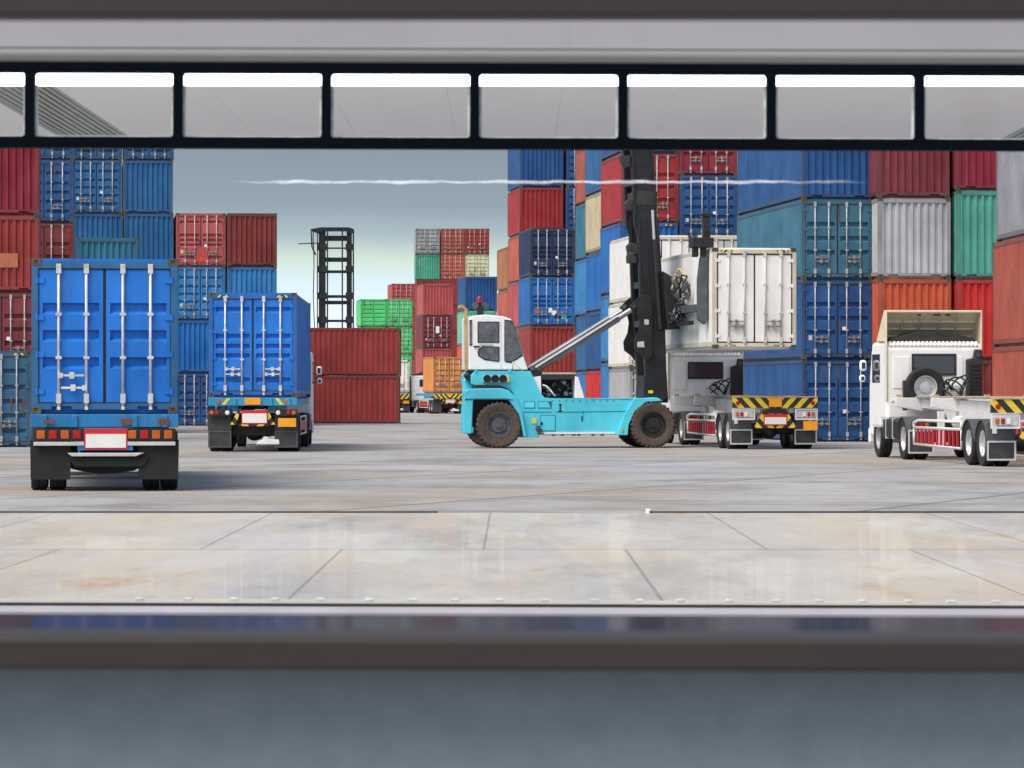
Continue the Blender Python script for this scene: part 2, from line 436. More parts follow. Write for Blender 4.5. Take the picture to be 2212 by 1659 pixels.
def cast_mesh():
    m = MB()  # hollow block with the oval hole showing as a recess
    w, d, h = .162, .178, .118
    x0, x1 = -w/2, w/2
    m.box(x0, x1, .02, d, 0, h)
    m.box(x0, -.034, 0, .02, 0, h).box(.034, x1, 0, .02, 0, h).box(-.034, .034, 0, .02, 0, .028).box(-.034, .034, 0, .02, h-.028, h)
    return m

def plain_end(H):
    m = MB()
    corr(m, -W2+.115, W2-.115, .165, H-.165, .026, .066, .236, lambda a, d, z: (a, d, z))
    return m

def door_mesh(H, bands):
    """one door leaf, hinge edge at x=0, free edge at x=1.085; recessed bands with sloping edges"""
    m = MB(); w = 1.085; z0, z1 = .185, H-.185; e = .075
    y0 = .035
    prof = [(z0, 0)]
    if bands:
        for fz, bh in bands:
            zc = z1 - fz * (z1 - z0)
            prof += [(zc - bh/2 - .03, 0), (zc - bh/2 + .035, .085), (zc + bh/2 - .012, .085), (zc + bh/2 + .012, 0)]
    prof.append((z1, 0)); prof.sort()
    vs = []
    for z, d in prof: vs += [(e, y0 + d, z), (w - e, y0 + d, z)]
    m.add(vs, [(2*i, 2*i+1, 2*i+3, 2*i+2) for i in range(len(prof)-1)])
    # vertical stiles close the recesses at the sides
    m.box(.004, e, y0 - .001, y0 + .09, z0, z1).box(w - e, w - .006, y0 - .001, y0 + .09, z0, z1)
    m.box(e, w - e, y0 + .092, y0 + .1, z0, z1)
    for k in range(4):                                      # hinges
        z = z0 + .18 + (z1 - z0 - .36) * k / 3
        m.box(-.07, .10, y0 - .022, y0 - .001, z - .045, z + .045); m.cyl((-.02, y0 - .03, z - .06), (-.02, y0 - .03, z + .06), .018, 8)
    return m

def rod_mesh(H):
    m = MB(); y = -.002
    m.cyl((0, y, .09), (0, y, H-.09), .024, 8)
    for z in (.17, H-.25): m.box(-.042, .042, y - .03, y + .028, z, z + .16)
    for z in (.08, H-.12): m.box(-.028, .028, y - .035, y + .02, z - .02, z + .03)
    for f in (.36, .64): m.box(-.05, .05, y - .026, y + .03, H*f - .025, H*f + .025)
    return m

def handle_mesh():
    m = MB(); y = -.035
    m.box(0, .40, y - .012, y + .010, -.018, .018); m.box(.16, .24, y - .03, y + .04, -.055, .055).box(-.03, .05, y-.02, y+.03, -.045, .045)
    return m

BANDS5 = [(.17, .13), (.36, .13), (.53, .13), (.70, .13), (.88, .11)]
BANDS3 = [(.29, .15), (.495, .15), (.70, .15)]
BANDS4 = [(.11, .12), (.405, .12), (.515, .12), (.62, .12), (.885, .12)]
def hash_(t): return sum(ord(c) * (i + 1) for i, c in enumerate(t))

def container(x, y, z, yaw, L, H, near, colour, label, group=None, bands=BANDS5, rods=True, hz=False, near_truck=False, frame_mat=None, rust_streaks=True, castsep=True, lead_rods=None, faded=None):
    r = thing('shipping_container', (x, y, z), yaw, label, 'container', group)
    mat = cp(colour)
    reefer = near == 'reefer'
    obj('body', cached(('body', L, H, reefer), lambda: body_mesh(L, H, reefer)), mat, r)
    obj('frame', cached(('frame', L, H), lambda: frame_mesh(L, H)), frame_mat or fp(colour), r)
    cm = cached(('corner_casting',), cast_mesh)
    for sx in (-1, 1):
        for zz in (0, H - .118):
            obj('corner_casting', cm, M['cast'], r, loc=(sx * (W2 - .081), 0, zz))
    if castsep:
        for sx in (-1, 1):
            for zz in (0, H - .118):
                o = obj('corner_casting', cm, M['cast'], r, loc=(sx * (W2 - .081), L, zz)); o.rotation_euler = (0, 0, math.pi)
    if near == 'plain':
        obj('end_wall', cached(('end_wall', H), lambda: plain_end(H)), mat, r)
    else:
        key = 0 if reefer else len(bands) + bands[0][0]
        dm = cached(('door', H, key), lambda: door_mesh(H, None if reefer else bands))
        rm = cached(('lock_rod', H), lambda: rod_mesh(H)); hm = cached(('door_handle',), handle_mesh)
        gk = .034 if reefer else .012
        def gask():
            g_ = MB(); z0_, z1_ = .17, H - .17; x_ = W2 - .117
            g_.box(-.036, .036, .055, .07, z0_, z1_)
            for sx in (-1, 1): g_.box(min(sx*x_, sx*(x_-gk)), max(sx*x_, sx*(x_-gk)), .020, .031, z0_, z1_)
            g_.box(-x_+gk, x_-gk, .020, .031, z0_, z0_ + gk).box(-x_+gk, x_-gk, .020, .031, z1_ - gk, z1_)
            return g_
        obj('gasket', cached(('gasket', H, gk), gask), M['gasket'], r)
        for s in (-1, 1):
            d = obj('door', dm, mat, r, loc=(s * (W2 - .115), 0, 0))
            if s > 0: d.scale = (-1, 1, 1)
            if rods:
                for k, xx in enumerate((.34, .80)):
                    obj('lock_rod', rm, (cp('offwhite') if reefer else M['rod'] if near_truck else M['greyrod']), d, loc=(xx, 0, 0))
                if near_truck == 'left' and s > 0: continue
                for k, (xx, zz) in enumerate(((.36, .245), (.78, .165)) if near_truck == 'left' else ((.36, .27), (.74, .22))):
                    h = obj('door_handle', hm, M['rod'] if near_truck else M['oldsteel'], d, loc=(xx, 0, H * zz))
                    if k: h.rotation_euler = (0, math.pi, 0)
    if near == 'doors' and rods and not near_truck and hash_(label) % 2:
        obj('placard', MB().box(.16, .30, .024, .033, .95, 1.07), M['plate'], r)
        obj('placard', MB().box(-.98, -.86, .024, .033, .62, .78), M['silver'], r)
    if hz:
        for s in (-1, 1):
            o = obj('hazard_strip', MB().box(-.17, .17, -.003, .009, -.03, .03), M['hazardsmall'], r, loc=(s * .82, .0, H - .10))
    if rust_streaks:
        rr_ = random.Random(hash_(label))
        for k in range(rr_.randint(1, 3)):
            x_ = rr_.uniform(-1.0, 1.0); z_ = rr_.choice((H - .17, H - .17, .5 * H)); w_ = rr_.uniform(.02, .05); h_ = rr_.uniform(.25, .7)
            if near in ('plain', 'reefer') or near_truck: continue
            obj('rust_streak', MB().prism([(x_ - w_, z_), (x_ + w_, z_), (x_ + w_*.7, z_ - h_*.6), (x_ + w_*.2, z_ - h_), (x_ - w_*.5, z_ - h_*.7)], 'y', .030, .0345), M['rusty'], r)
    return r

def stack(u, s, yaw, L, tiers, group=None, z0=0.0, **kw):
    """tiers bottom-up: (height, near end, colour, label[, options])"""
    Y = F / s; a = R(yaw)
    x = (u - CU) / s + W2 * math.cos(a); y = Y + W2 * math.sin(a); z = z0
    for k, t in enumerate(tiers):
        H, near, colour, label = t[:4]; o = dict(kw)
        if len(t) > 4: o.update(t[4])
        jx = random.uniform(-.035, .035) if k else 0; jy = random.uniform(-.05, .05) if k else 0
        if near:
            container(x + jx, y + jy, z, a, L, H, near, colour, label, group, **o)
        z += H + .012
ST, HC = 2.591, 2.896
YW = 6.5
B3 = dict(bands=BANDS3); B4 = dict(bands=BANDS4)

# far left, nearest: one steel-blue box in front of the red column
stack(-108, 72, YW, L20, [(HC, 'doors', 'steel', 'steel blue container standing on the ground at the far left edge beside the blue truck', dict(hz=True))], 'containers at the left of the yard')
stack(-74, 64, YW, L20, [
    (2.44, 'plain', 'darkred', 'dark red container at the foot of the far left column behind the steel blue one'),
    (ST, 'doors', 'maroon', 'maroon container with pale lock rods directly above the steel blue container at far left', B3),
    (ST, 'plain', 'brick', 'brick red container with a beige patch, second from the top of the far left column'),
    (ST, 'plain', 'crimson', 'crimson ribbed container at the top of the far left column under the black window bar'),
], 'containers at the left of the yard')
ob = obj('patch', MB().box(-.42, .42, .0, .012, -.24, .24), plain('faded_patch', (.42, .13, .075), .6), bpy.data.objects[[o.name for o in bpy.data.objects if o.get('label', '').startswith('brick red container with a beige')][0]], loc=(.1, .012, 1.05))
ob['label'] = 'beige rectangular repair patch'
stack(33, 52, YW, L20, [
    (HC, 'doors', 'tealblue', 'dark teal container at the foot of the narrow column between the red and blue stacks'),
    (HC, 'doors', 'brown', 'brown container hidden low in the narrow column behind the near blue truck'),
    (HC, 'doors', 'darkred', 'dark red doored container just above the near blue truck, right of the brick red column', B3),
    (ST, 'doors', 'royal', 'dark blue doored container right of the crimson one, second from top of its narrow column'),
    (ST, 'doors', 'dullblue', 'dull blue container topmost in the narrow column, cut off by the black window bar'),
], 'containers at the left of the yard')
stack(165, 54.3, YW, L20, [
    (ST, 'plain', 'tealblue', 'teal container on the ground behind the near blue truck'),
    (ST, 'plain', 'dullblue', 'dull blue container in the middle of the short stack behind the near blue truck'),
    (ST, 'plain', 'teal', 'dark teal ribbed container peeking over the top of the near blue truck'),
], 'containers at the left of the yard')
LG = 'containers in the blue and red row at left'
stack(156, 44.2, YW, L20, [
    (ST, 'plain', 'dullblue', 'dull blue container at the foot of the row behind the teal stack'),
    (ST, 'plain', 'blue', 'bright blue container second up behind the teal stack'),
    (ST, 'plain', 'midblue', 'mid blue container third up behind the teal stack'),
    (ST, 'plain', 'midblue', 'mid blue ribbed container right behind the dark teal one over the near truck'),
    (ST, 'doors', 'midblue', 'blue container with four lock rods and stained doors, right of the dark blue doored one'),
    (ST, 'doors', 'dullblue', 'dull blue doors cut off by the black bar above the stained blue doors'),
], LG, castsep=False)
stack(267, 44.2, YW, L20, [
    (ST, 'plain', 'blue', 'bright blue container on the ground hidden behind the near truck, right of the teal stack'),
    (ST, 'doors', 'dullblue', 'dull blue doored container second up behind the near truck'),
    (ST, 'plain', 'blue', 'bright blue container third up behind the top edge of the near truck'),
    (ST, 'plain', 'midblue', 'scuffed mid blue ribbed container left of the red doors with the orange graffiti stain'),
    (ST, 'plain', 'midblue', 'pale streaked blue ribbed container standing against the grey sky at left'),
    (ST, 'doors', 'dullblue', 'dull blue doors at the skyline end of the left row under the black bar'),
], LG, castsep=False)
stack(379, 44.2, YW, L20, [
    (ST, 'doors', 'royal', 'royal blue doors on the ground in the gap between the two blue trucks'),
    (ST, 'plain', 'blue', 'bright blue ribbed container second up in the gap between the two blue trucks'),
    (ST, 'doors', 'skyblue', 'sky blue doors with white rods in the gap, under the red doors'),
    (ST, 'doors', 'pinkred', 'faded red double doors with orange stains, on top of the sky blue doors', dict(rods=True, **B4)),
], LG, castsep=False)
stack(490, 44.2, YW, L20, [
    (ST, 'plain', 'royal', 'royal blue container on the ground hidden behind the second blue truck'),
    (ST, 'plain', 'blue', 'blue container second up hidden behind the second blue truck'),
    (ST, 'plain', 'skyblue', 'sky blue ribbed container just above the roof of the second blue truck'),
    (ST, 'plain', 'darkred', 'dark red ribbed container at the right skyline end of the left row'),
], LG, castsep=False)
# orange stain on the faded red doors
t = [o for o in bpy.data.objects if o.get('label', '').startswith('faded red double doors')][0]
o = obj('stain', MB().prism([(-.25, .2), (.25, .2), (.32, .55), (.1, .75), (.16, 1.0), (-.12, .95), (-.2, .6), (-.4, .45)], 'y', -.003, .004), plain('paint_stain', (.50, .055, .04), .6, var=.4), t, loc=(.1, .03, 0))
o['label'] = 'bright orange red paint stain'

# two red containers lying broadside behind the second truck
s = 41.3
for k, (lab, colour) in enumerate((('brick red container lying broadside on the ground right of the second blue truck', 'brick'),
                                   ('brick red container lying broadside on top of another, right of the second blue truck', 'brick'))):
    container((612 - CU) / s + k * .04, F / s + W2, k * (2.50 + .012), R(-90), L20, 2.50, 'plain', colour, lab, 'red containers lying broadside', castsep=True)

# far stacks in the middle
CG = 'far containers in the middle of the yard'
for k, u in enumerate((780, 835)):
    side = ('left', 'right')[k]
    stack(u, 22.9, YW, L20, [
        (ST, 'doors', 'green', 'bright green container at the foot of the %s far green stack' % side),
        (ST, 'doors', 'green', 'bright green container second up in the %s far green stack' % side),
        (ST, 'doors', 'green', 'bright green container third up in the %s far green stack' % side),
        (ST, 'doors', 'green', 'bright green container on top of the %s far green stack' % side),
    ], CG, castsep=False, rods=(k == 1))
stack(847, 20.6, YW, L20, [(ST, 'doors', 'pinkred', 'pinkish container %s of the far stack between green and grey ones' % w)
    for w in ('at the foot', 'second from the foot', 'in the middle', 'second from the top', 'on top')], CG, castsep=False)
names = ('at the foot', 'second up', 'third up', 'fourth up', 'fifth up')
cols = ((899, 'left', ('grey', 'doors', 'small grey doors, top left of the tallest far stack against the sky'), ('seagreen', 'plain', 'green ribbed container under the grey doors of the tallest far stack')),
        (952, 'middle', ('rust', 'doors', 'rusty red doors, top middle of the tallest far stack'), ('salmon', 'doors', 'salmon red doors under the rusty ones, middle of the tallest far stack')),
        (1005, 'right', ('brick', 'doors', 'brick red doors, top right of the tallest far stack'), ('cream', 'doors', 'cream doors with green marks, right of the tallest far stack')))
for u, w, top, sec in cols:
    stack(u, 21.3, 3.0, L20, [(ST, 'plain', 'brick', 'red container %s in the %s column of the tallest far stack' % (nm, w)) for nm in names] +
          [(ST, sec[1], sec[0], sec[2]), (ST, top[1], top[0], top[2])], CG, castsep=False)
stack(913, 26.7, YW, L20, [
    (ST, 'plain', 'brick', 'red container at the foot of the stack behind the distant orange truck'),
    (ST, 'plain', 'pinkred', 'pinkish red ribbed container under the maroon doors with a white sign'),
    (ST, 'doors', 'maroon', 'maroon doors carrying a small white sign, left of the mint container'),
    (ST, 'plain', 'pinkred', 'pinkish red ribbed container on top of the maroon doors'),
], CG, castsep=False)
t = [o for o in bpy.data.objects if o.get('label', '').startswith('maroon doors carrying')][0]
obj('sign', MB().box(-.14, .14, -.06, -.04, 1.2, 1.75), M['plate'], t)
stack(1004, 28.5, YW, L20, [
    (ST, 'plain', 'brick', 'brick red container on the ground behind the rear of the lifting machine'),
    (ST, 'plain', 'orangered', 'orange red container second up behind the cab of the lifting machine'),
    (ST, 'plain', 'mint', 'mint green container behind the warning beacon of the lifting machine'),
    (ST, 'plain', 'royal', 'royal blue ribbed container on top of the mint one above the warning beacon'),
], CG, castsep=False)
DG = 'containers in the tall block at centre right'
stack(1098, 36.0, YW, L20, [
    (ST, 'plain', 'salmon', 'salmon container at the foot of the recessed far column left of the tall block'),
    (ST, 'plain', 'orangered', 'orange red container second up in the recessed far column left of the tall block'),
    (ST, 'plain', 'salmon', 'salmon container third up in the recessed far column left of the tall block'),
    (ST, 'plain', 'ochre', 'dull orange container on top of the recessed far column left of the tall block'),
], DG, castsep=False)
stack(1124, 39.0, YW, L20, [
    (ST, 'plain', 'brick', 'brick container at the foot of the left column of the tall centre block'),
    (ST, 'plain', 'salmon', 'salmon container second up in the left column of the tall centre block'),
    (ST, 'plain', 'pinkred', 'pinkish red container third up in the left column of the tall centre block'),
    (ST, 'plain', 'salmon', 'salmon container fourth up, its side showing left of the navy doors'),
    (ST, 'plain', 'red', 'bright red ribbed container directly above the navy doors of the centre block'),
    (ST, 'plain', 'royal', 'royal blue ribbed container above the bright red one under the black bar'),
], DG, castsep=False)
stack(1223, 39.0, YW, L20, [
    (ST, 'plain', 'royal', 'royal blue container at the foot of the shaded gap right of the navy doors'),
    (ST, 'plain', 'midblue', 'mid blue container second up in the gap right of the navy doors'),
    (ST, 'plain', 'royal', 'royal blue container third up in the gap right of the navy doors'),
    (ST, 'plain', 'midblue', 'mid blue container fourth up in the gap right of the navy doors'),
    (ST, 'doors', 'royal', 'royal blue doors right of the bright red ribbed container'),
    (ST, 'doors', 'royal', 'royal blue doors under the black bar right of the blue ribbed container'),
], DG, castsep=False)
stack(1145, 40.6, 5.5, L20, [
    (ST, 'plain', 'royal', 'royal blue container on the ground behind the engine cover of the lifting machine'),
    (ST, 'plain', 'brick', 'brick red ribbed container seen over the engine cover, under the blue doors'),
    (ST, 'doors', 'blue', 'bright blue doors with stickers in the front stack behind the machine cab', B4),
    (ST, 'doors', 'navy', 'navy blue doors with white rods on top of the bright blue doors', B4),
], DG, castsep=False)
t = [o for o in bpy.data.objects if o.get('label', '').startswith('bright blue doors with stickers')][0]
for x_, z_, w_, mt in ((-.78, .75, .14, 'amber'), (-.1, .8, .1, 'plate'), (.1, .66, .12, 'plate'), (.62, .45, .14, 'cyan'), (.28, .5, .13, 'black')):
    obj('sticker', MB().box(x_ - w_, x_ + w_, .024, .033, z_ - .12, z_ + .12), M[mt], t)
stack(1280, 47.5, YW, L20, [
    (ST, 'plain', 'skyblue', 'light blue container at the foot of the slim column behind the tilt cylinder'),
    (ST, 'plain', 'midblue', 'mid blue container second up in the slim column behind the tilt cylinder'),
    (ST, 'plain', 'skyblue', 'light blue container in the middle of the slim column right of the shaded gap'),
    (ST, 'plain', 'teal', 'teal container fourth up in the slim column right of the shaded gap'),
    (ST, 'plain', 'rust', 'rust red container on top of the slim column under the black bar'),
], DG)
stack(1305, 49.9, YW, L20, [
    (ST, 'plain', 'brightred', 'bright red container on the ground right of the engine cover'),
    (ST, 'plain', 'royal', 'royal blue container above the bright red ground one, behind the cylinder'),
    (ST, 'plain', 'blue', 'bright blue container third up, left of the tall blue sided column'),
    (ST, 'plain', 'beige', 'beige container fourth up squeezed between teal and red ones'),
    (ST, 'plain', 'midblue', 'mid blue container above the beige one under the black bar'),
], DG)
stack(1340, 51.9, YW, L20, [
    (HC, 'plain', 'skyblue', 'light blue container at the foot of the column just left of the white stack'),
    (HC, 'plain', 'skyblue', 'light blue container second up just left of the white stack'),
    (HC, 'plain', 'blue', 'blue ribbed container under the red doors behind the black mast', dict(hz=True)),
    (HC, 'doors', 'red', 'red doors directly behind the top of the black mast', B3),
    (ST, 'plain', 'royal', 'royal blue container topmost behind the black mast'),
], DG)
stack(1470, 51.9, YW, L20, [
    (HC, 'plain', 'royal', 'royal blue container on the ground behind the white refrigerated stack'),
    (ST, 'plain', 'navy', 'navy container second up behind the white refrigerated stack'),
    (ST, 'plain', 'royal', 'royal blue container third up behind the white refrigerated stack'),
    (ST, 'doors', 'royal', 'deep blue doors with white rods above the white refrigerated stack'),
    (ST, 'doors', 'crimson', 'crimson doors on top of the deep blue doors, right of the mast', B3),
], DG)
WG = 'white refrigerated containers stacked behind the mast'
stack(1361, 55.2, YW, L20, [
    (ST, 'reefer', 'lightgrey', 'light grey container on the ground behind the foot of the mast'),
    (ST, 'reefer', 'white', 'white container with rusty rods second up behind the mast'),
    (ST, 'reefer', 'white', 'white refrigerated container on top of the left white column behind the mast'),
], WG)
stack(1496, 55.2, YW, L20, [
    (ST, 'reefer', 'lightgrey', 'light grey container on the ground behind the white tractor cab'),
    (ST, 'reefer', 'white', 'white container second up behind the lifted container'),
    (ST, 'reefer', 'offwhite', 'off white container whose top shows just above the lifted one'),
], WG)
RG = 'containers in the right hand block'
stack(1733, 65.0, 6.7, L40, [
    (2.75, 'doors', 'royal', 'royal blue doors on the ground between the two white tractors', B3),
    (2.65, 'doors', 'royal', 'royal blue doors second up, below the teal doors at right', B3),
    (2.65, 'doors', 'greyteal', 'weathered teal doors with rusty handles, right of the lifted white container', B3),
    (ST, 'plain', 'royal', 'deep blue windowless container above the teal doors, long side seen'),
], RG)
stack(1897, 65.5, 6.7, L20, [
    (2.75, 'plain', 'darkred', 'dark red container on the ground behind the right white tractor cab'),
    (2.65, 'plain', 'orangered', 'orange red ribbed container just above the cream roof of the right tractor'),
    (2.65, 'plain', 'lightgrey', 'pale grey ribbed container between the teal doors and the green one'),
    (ST, 'plain', 'maroon', 'maroon container above the pale grey ribbed one at right'),
], RG)
stack(2066, 65.5, 6.7, L20, [
    (2.75, 'plain', 'darkred', 'dark red container on the ground right of the right tractor cab'),
    (2.65, 'plain', 'brightred', 'bright red ribbed container rising right of the cream tractor roof'),
    (HC, 'plain', 'jade', 'jade green ribbed container right of the pale grey one'),
    (ST, 'plain', 'crimson', 'crimson container above the jade green one at upper right'),
], RG)
# long sides at the right edge of the picture
for k, (col, lab) in enumerate((('rust', 'rust red container on the ground at the right edge, long side showing'),
                                ('rust', 'rust red container second up at the right edge, below the grey one'),
                                ('lead', 'grey container on top of the rust red ones at the right edge'))):
    Yf = 103.0; a = R(2.4); xl = (2142 - CU) * Yf / F
    y0 = Yf - L40 * math.cos(a); x0 = xl + L40 * math.sin(a) + W2
    container(x0 + (.0, .02, .12)[k], y0 + (0, .03, -.0)[k], k * (HC + .012), a, L40, HC, 'doors', col, lab, RG)

# ---------------------------------------------------------------- road vehicles
def tyre_mesh(r, w):
    m = MB(); h = w / 2
    m.lathe([(r*.58, -h*.8), (r*.72, -h), (r*.93, -h), (r*.985, -h*.85), (r, -h*.7), (r, -h*.12), (r*.975, -h*.10), (r*.975, h*.10), (r, h*.12), (r, h*.7),
             (r*.985, h*.85), (r*.93, h), (r*.72, h), (r*.58, h*.8)], (0, 0, 0), 'x', 36)
    return m
def rim_mesh(r, w):
    m = MB(); h = w / 2
    m.lathe([(r*.59, h*.85), (r*.59, -h*.85), (r*.54, -h*.8), (r*.50, -h*.2), (r*.30, -h*.1), (r*.28, -h*.5), (r*.16, -h*.55), (.001, -h*.55)], (0, 0, 0), 'x', 28)
    for k in range(8):
        w_ = 2*math.pi*k/8; m.cyl((-h*.25, r*.38*math.cos(w_), r*.38*math.sin(w_)), (-h*.1, r*.38*math.cos(w_), r*.38*math.sin(w_)), r*.045, 8)
    return m
def wheel(root, x, y, r, w, outer=-1, rim='rim', rubber='rubber'):
    o = obj('wheel', cached(('wheel', r, w), lambda: rim_mesh(r, w)), M[rim], root, loc=(x, y, r))
    if outer > 0: o.rotation_euler = (0, 0, math.pi)
    obj('tyre', cached(('tyre', r, w), lambda: tyre_mesh(r, w)), M[rubber], o)
    return o
def dual(root, y, r=.51, w=.27, rim='rim'):
    for s in (-1, 1):
        wheel(root, s*1.10, y, r, w, s, rim); wheel(root, s*.79, y, r, w, s, rim)
    obj('axle', MB().cyl((-1.0, y, r), (1.0, y, r), .085, 10).ball((0, y, r), .24, .9), M['black'], root)

def framed_flap(root, x, y, z0, z1, w=.62, frame='silver', fill='greyflap'):
    o = obj('mud_flap', MB().box(x - w/2, x + w/2, y, y + .012, z0, z1), M[fill], root)
    t = .04
    if frame:
        fm = MB().box(x-w/2, x+w/2, y-.014, y-.002, z1-t, z1).box(x-w/2, x+w/2, y-.014, y-.002, z0, z0+t)
        fm.box(x-w/2, x-w/2+t, y-.014, y-.002, z0+t, z1-t).box(x+w/2-t, x+w/2, y-.014, y-.002, z0+t, z1-t)
        obj('flap_frame', fm, M[frame], o)
    return o

def fender_mesh(x0, x1, y, r, t=.03):
    m = MB(); out_, inn = [], []
    for k in range(13):
        w_ = math.pi * (k / 12) * .92 + .06
        out_.append((y + (r + t) * math.cos(w_), .51 + (r + t) * math.sin(w_) * .92)); inn.append((y + r * math.cos(w_), .51 + r * math.sin(w_) * .92))
    m.prism(out_ + inn[::-1], 'x', x0, x1); return m

def tail_cluster(root, cx, y, z, cols, w=.13, h=.15, back='dark', rounds=False):
    tot = len(cols) * w
    hd = obj('tail_light', MB().box(cx - tot/2 - .02, cx + tot/2 + .02, y, y + .07, z - h/2 - .02, z + h/2 + .02), M[back], root)
    for k, c in enumerate(cols):
        xx = cx - tot/2 + w * (k + .5)
        if c is None: continue
        if rounds: mm = MB().lathe([(.001, -.03), (w*.35, -.024), (w*.44, 0)], (xx, y, z), 'y', 16)
        else: mm = MB().box(xx - w*.34, xx + w*.34, y - .022, y - .001, z - h*.42, z + h*.42)
        obj('lens', mm, M[c], hd, bevel=0 if rounds else .012)
    return hd

def number_plate(root, cx, y, z0, z1, w):
    p = obj('number_plate', MB().box(cx - w/2, cx + w/2, y, y + .02, z0, z1), M['redplate'], root)
    obj('plate_face', MB().box(cx - w/2 + .025, cx + w/2 - .025, y - .008, y - .001, z0 + .03, z1 - .09), M['plate'], p)
    return p

def tractor(root, yc, hoses=True, spare=False, deflector=True, mirrors=True, seed=1):
    """white cab seen from behind; back wall at local y = yc"""
    rd = random.Random(seed)
    cabp = [(yc, .95), (yc, 2.80), (yc + .12, 2.93), (yc + 1.75, 2.93), (yc + 2.10, 2.0), (yc + 2.15, .62), (yc + 1.75, .5), (yc + 1.70, .75), (yc + .75, .75), (yc + .7, .95)]
    cb = obj('cab', MB().prism(cabp, 'x', -1.22, 1.22), M['white'], root, bevel=.09)
    ribs = MB()
    for k in range(22): ribs.cyl((-1.1 + k * .105, yc + .022, 2.80), (-1.1 + k * .105, yc + .12, 2.91), .052, 8)
    obj('roof_gutter', ribs, M['white'], cb)
    panel = MB()
    for x0, x1 in ((-1.05, -.62), (.58, .74)): panel.box(x0, x1, yc - .016, yc - .002, 1.75, 2.55)
    panel.box(-1.1, 1.1, yc - .02, yc - .002, 1.42, 1.50)
    obj('back_panel', panel, M['white'], cb, bevel=.01)
    wn = obj('rear_window', MB().box(-.52, .52, yc - .02, yc - .002, 2.12, 2.58), M['glass'], cb, bevel=.01)
    fr = MB().box(-.57, .57, yc - .03, yc - .001, 2.58, 2.625).box(-.57, .57, yc - .03, yc - .001, 2.075, 2.12)
    fr.box(-.57, -.52, yc - .03, yc - .001, 2.12, 2.58).box(.52, .57, yc - .03, yc - .001, 2.12, 2.58)
    obj('window_seal', fr, M['dark'], wn)
    for s in (-1, 1): obj('side_window', MB().box(min(s*1.221, s*1.226), max(s*1.221, s*1.226), yc + .75, yc + 1.7, 1.9, 2.62), M['glass'], cb)
    # air intake stack at the right of the back wall
    it = obj('air_intake', MB().prism([(.80, 1.50), (1.20, 1.50), (1.20, 2.72), (1.02, 2.74), (.98, 2.52), (.80, 2.48)], 'y', yc - .22, yc - .022), M['dark'], root, bevel=.03)
    sl = MB()
    for k in range(8): sl.box(.86, 1.16, yc - .245, yc - .221, 1.62 + k*.1, 1.67 + k*.1)
    obj('louvre', sl, M['black'], it)
    obj('vent_cap', MB().cyl((1.09, yc - .25, 2.6), (1.09, yc - .215, 2.6), .06, 12), M['fender'], it)
    # black sleeper vent on the roof
    obj('roof_vent', MB().prism([(-1.12, 2.935), (1.12, 2.935), (1.08, 3.01), (.62, 3.12), (.40, 3.19), (-.40, 3.19), (-.62, 3.12), (-1.08, 3.01)], 'y', yc + .10, yc + .75), M['dark'], root, bevel=.02)
    if deflector:
        d = MB(); zt = 3.72; y0, y1 = yc - .04, yc + 1.15
        for s in (-1, 1):
            d.prism([(y0, 1.45), (y0 + .10, 1.45), (y0 + .16, 2.93), (y1, 2.945), (y0 + .25, zt), (y0, zt)], 'x', min(s*1.20, s*1.235), max(s*1.20, s*1.235))
        d.prism([(y0, zt), (y0 + .28, zt), (y1, 2.99), (y1, 2.94), (y0 + .27, zt - .06), (y0, zt - .06)], 'x', -1.198, 1.198)
        ro = obj('roof_deflector', d, M['cream'], root, bevel=.012)
        rb = MB()
        for x in (-.7, -.25, .25, .7): rb.prism([(y0 + .28, zt - .065), (y1 - .05, 2.96), (y1 - .12, 2.95), (y0 + .28, zt - .12)], 'x', x - .02, x + .02)
        for f in (.25, .5, .75):
            yy = y0 + .28 + (y1 - y0 - .28) * f; zz = zt - .06 - (zt - 3.0) * f
            rb.box(-1.19, 1.19, yy, yy + .03, zz - .06, zz - .012)
        obj('deflector_rib', rb, M['cream'], ro)
        st = MB()
        for x in (-.3, .1, .2, .42): st.box(x - .06, x + .06, y0 + .30, y0 + .34, zt - .13, zt - .10)
        obj('bracket', st, M['dark'], ro)
    if mirrors:
        for s in (-1, 1):
            mi = obj('mirror', MB().box(s*1.40 - .09, s*1.40 + .09, yc + 1.95, yc + 2.08, 2.20, 2.48), M['white'], root, bevel=.06)
            mj = obj('lower_mirror', MB().box(s*1.42 - .08, s*1.42 + .08, yc + 1.95, yc + 2.06, 1.92, 2.10), M['white'], root, bevel=.06)
            obj('mirror_glass', MB().box(s*1.40 - .045, s*1.40 + .045, yc + 1.938, yc + 1.948, 2.26, 2.42), M['glass'], mi); obj('mirror_glass', MB().box(s*1.42 - .04, s*1.42 + .04, yc + 1.938, yc + 1.948, 1.96, 2.06), M['glass'], mj)
            obj('mirror_arm', MB().tube([(s*1.2, yc + 1.9, 2.56), (s*1.32, yc + 2.0, 2.56), (s*1.40, yc + 2.02, 2.46)], .016), M['dark'], mi); obj('mirror_arm', MB().tube([(s*1.2, yc + 1.95, 1.95), (s*1.38, yc + 2.0, 2.0)], .016), M['dark'], mj)
    # steps, tanks and catwalk on both sides
    for s in (-1, 1):
        x0, x1 = (min(s*.75, s*1.2), max(s*.75, s*1.2))
        obj('fuel_tank', MB().box(x0, x1, yc - .95, yc + .55, .5, 1.0), M['black'], root, bevel=.08)
        obj('tank_strap', MB().box(x0 - .01, x1 + .01, yc - .7, yc - .64, .49, 1.01).box(x0 - .01, x1 + .01, yc + .1, yc + .16, .49, 1.01), M['silver'], root)
